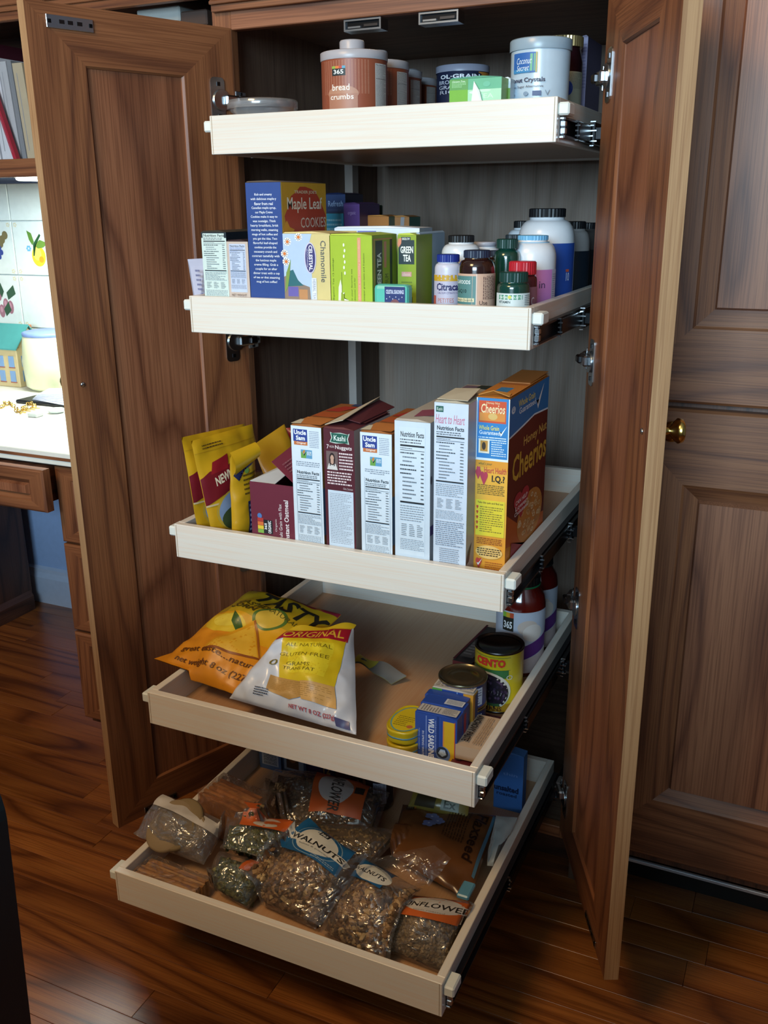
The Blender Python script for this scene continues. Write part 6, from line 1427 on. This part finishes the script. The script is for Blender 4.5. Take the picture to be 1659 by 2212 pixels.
# cottage-shaped jar
hx1 = -1.400; hy0 = .500
T = th('cottage_jar', 'ceramic cottage with teal roof and blue windows on the desk counter', 'ornament', (-1.46, hy0, ZC))
a = at(37, 800, y=hy0); zE = at(37, 752, y=hy0).z; zR = at(40, 706, y=hy0+.05).z
W0, W1 = at(37, 800, y=hy0).x-.13, at(40, 800, y=hy0).x; D_ = .10
cream = mat('cdb98a', .5)
m = MB(); m.box((W0, hy0, ZC), (W1, hy0+D_, zE), cream, .002); m.prism([(W1-.0005, hy0, zE), (W1-.0005, hy0+D_, zE), (W1-.0005, hy0+D_/2, zR)], (-(W1-W0)+.001, 0, 0), cream); m.build('walls', T)
m = MB()
for s in (0, 1):
    y_e = hy0-.006 if s == 0 else hy0+D_+.006; 
    m.prism([(W0-.006, y_e, zE-.006), (W1+.006, y_e, zE-.006), (W1+.006, hy0+D_/2, zR+.004), (W0-.006, hy0+D_/2, zR+.004)], (0, 0, .004), mat('4f9a98', .4))
m.build('roof', T)
m = MB(); m.box((W1-.03, hy0+D_*.62, zE), (W1-.012, hy0+D_*.8, zR+.004), mat('c4805a', .5), .001); m.build('chimney', T)
for (x_, z_) in ((W1-.030, .25), (W1-.030, .62), (W1-.068, .25), (W1-.068, .62), (W1-.106, .25), (W1-.106, .62)):
    hh = zE-ZC; m = MB(); m.box((x_-.001, hy0-.0018, ZC+hh*z_-.012), (x_+.018, hy0+.0005, ZC+hh*z_+.018), mat('7fa0c8', .3)); m.box((x_-.003, hy0-.0012, ZC+hh*z_-.015), (x_+.020, hy0+.0005, ZC+hh*z_-.012), mat('a8604c', .5)); m.build('window', T)
for y_ in (.025, .062):
    for z_ in (.25, .62):
        hh = zE-ZC; m = MB(); m.box((W1-.0005, hy0+y_-.010, ZC+hh*z_-.012), (W1+.0018, hy0+y_+.010, ZC+hh*z_+.018), mat('5f86a8', .3)); m.build('window', T)
# cream crock with blue pattern rim
c = at(112, 790, y=.53); r = .075
T = th('cream_crock', 'pale cream ceramic crock with blue patterned rim behind the papers on the desk', 'crock', (c.x, .53, ZC)); zt_ = at(105, 716, y=.53).z
m = MB(); m.lathe([(r*.75, ZC), (r*.95, ZC+.012), (r*1.0, ZC+(zt_-ZC)*.5), (r*.9, zt_-.012), (r*.8, zt_-.004)], (c.x, .53, 0), mat('dfe0b8', .3, coat=.3), n=40); m.build('crock_body', T)
m = MB(); m.lathe([(r*.84, zt_-.012), (r*.9, zt_-.008), (r*.9, zt_), (r*.82, zt_+.002), (.001, zt_+.002)], (c.x, .53, 0), mat('7f98cc', .4), n=40, cap=False); m.build('rim', T)
# fanned papers on a black tray
c = at(112, 864, z=ZC+.006); T = th('letter_tray', 'black shallow tray holding fanned white papers on the desk', 'tray', (c.x, c.y, ZC))
m = MB(); m.box((c.x-.080, c.y-.045, ZC), (c.x+.12, c.y+.10, ZC+.009), mat('15171c', .4), .003); m.build('tray_base', T)
for k in range(7):
    m = MB(); d = V3((math.cos(.10*k-.2), math.sin(.10*k-.2), 0)); n_ = V3((-d.y, d.x, 0)); b0 = V3((c.x-.030, c.y, ZC+.0098+.0022*k))
    m.prism([b0-n_*.03, b0+d*.13-n_*.03, b0+d*.13+n_*.05, b0+n_*.05], (0, 0, .0016), mat('cdd4e6', .6)); o = m.build('paper_sheet'); tag(o, ('lowest', 'second lowest', 'third lowest', 'middle', 'third highest', 'second highest', 'topmost')[k]+' white paper sheet in the fanned stack on the black tray', 'paper', 'fanned paper sheets')
# brass chain and keys
c = at(45, 877, z=ZC+.004); T = th('brass_trinkets', 'pile of brass chain and small keys on the white desk counter', 'trinkets', (c.x, c.y, ZC))
rnd = random.Random(12); m = MB()
for k in range(26):
    u = k/25; p = at(2+75*u, 880-8*math.sin(u*9)+rnd.uniform(-4, 4), z=ZC+.004); a_ = rnd.random()*6.28
    pts = [p+V3((.0055*math.cos(t*.785)*math.cos(a_), .0055*math.cos(t*.785)*math.sin(a_), .0035*math.sin(t*.785)+.001)) for t in range(9)]; m.tube(pts, .0014, brass, n=6)
m.build('chain', T)
for k in range(4):
    p = at(40+10*k, 888-3*k, z=ZC+.003); m = MB(); m.lathe([(.006, 0), (.006, .0016)], (p.x, p.y, ZC+.0005), brass, n=14); m.box((p.x+.004, p.y-.0018, ZC+.0008), (p.x+.024, p.y+.0018, ZC+.0022), brass); m.build('key', T)
c = at(75, 896, z=ZC+.004); m = MB(); m.box((c.x-.012, c.y-.012, ZC), (c.x+.016, c.y+.014, ZC+.010), mat('b9c0ba', .35), .002); o = m.build('ring_box'); tag(o, 'small square pale box beside the brass chain on the desk', 'box')
c = at(122, 888, z=ZC+.004); m = MB(); m.lathe([(.012, 0), (.019, .003), (.022, .009), (.020, .010), (.012, .004), (.0001, .004)], (c.x, c.y, ZC), mat('c2ccc4', .3, coat=.4), n=8, smooth=False); o = m.build('small_dish'); tag(o, 'faceted pale glass dish right of the brass chain on the desk', 'dish')
# books and papers in the hutch
ZS = 1.2862
def book(lb, px0, px1, rowt, y, d, c, lean=0.0, nm='magazine'):
    a_ = at(px0, 300, y=y); b_ = at(px1, 300, y=y); zt_ = at((px0+px1)/2, rowt, y=y).z
    m = MB(); t = b_.x-a_.x; m.prism([(a_.x, y, ZS), (b_.x, y, ZS), (b_.x+lean, y, zt_), (a_.x+lean, y, zt_)], (0, d, 0), mat(c, .5)); o = m.build(nm)
    tag(o, lb, 'book', 'books and magazines on the hutch shelf')
    P = Pr(lambda x, y_, o_: V3((a_.x+x+lean*y_/(zt_-ZS), y-o_, ZS+y_)), t, zt_-ZS)
    P.rect(.3, .1, .36, .9, '8a8f98'); P.build('spine_print', o, local=False); return o
book('white magazine leaning leftmost on the hutch shelf', -22, -3, 118, .36, .2, 'c9ccd4', -.014)
book('thin red magazine leaning in front of the white binder on the hutch shelf', 24, 31, 175, .335, .012, 'a02438', -.050)
book('wide white binder leftmost in view on the hutch shelf', 1, 24, 122, .36, .2, 'c4c8d2', -.014)
book('pale grey magazine right of the red one on the hutch shelf', 26, 42, 130, .36, .2, 'a9adb4', -.014)
book('grey booklet on the hutch shelf beside the beige book', 44, 53, 128, .36, .2, '7a7f86', -.014)
book('beige book rightmost of those visible on the hutch shelf', 55, 76, 133, .36, .2, 'b0a48c', -.014, 'hardback_book')
book('dark crimson book lying high at the back of the hutch shelf', -60, -25, 85, .37, .2, '4a1220', 0, 'hardback_book')
a_ = at(300, 45, y=.34); b_ = at(388, 45, y=.34); z1 = at(345, 16, y=.34).z
ub = th('storage_box', 'grey-white box on the hutch behind the top of the left door', 'box', ((a_.x+b_.x)/2, .34, ZS))
m = MB(); m.box((a_.x, .34, ZS), (b_.x, .52, z1-.012), mat('8f9290', .6), .003); m.build('box_body', ub)
m = MB(); m.box((a_.x-.003, .337, z1-.03), (b_.x+.003, .523, z1), mat('a4a6a2', .6), .003); m.build('box_lid', ub)
a_ = at(394, 45, y=.34); b_ = at(446, 45, y=.34); z1 = at(420, 22, y=.34).z
ub = th('storage_box', 'dark brown box on the hutch next to the pantry top corner', 'box', ((a_.x+b_.x)/2, .34, ZS))
m = MB(); m.box((a_.x, .34, ZS), (min(b_.x, -.343), .50, z1-.012), mat('3a2a24', .6), .003); m.build('box_body', ub)
m = MB(); m.box((a_.x-.003, .337, z1-.03), (min(b_.x+.003, -.342), .503, z1), mat('46342c', .6), .003); m.build('box_lid', ub)
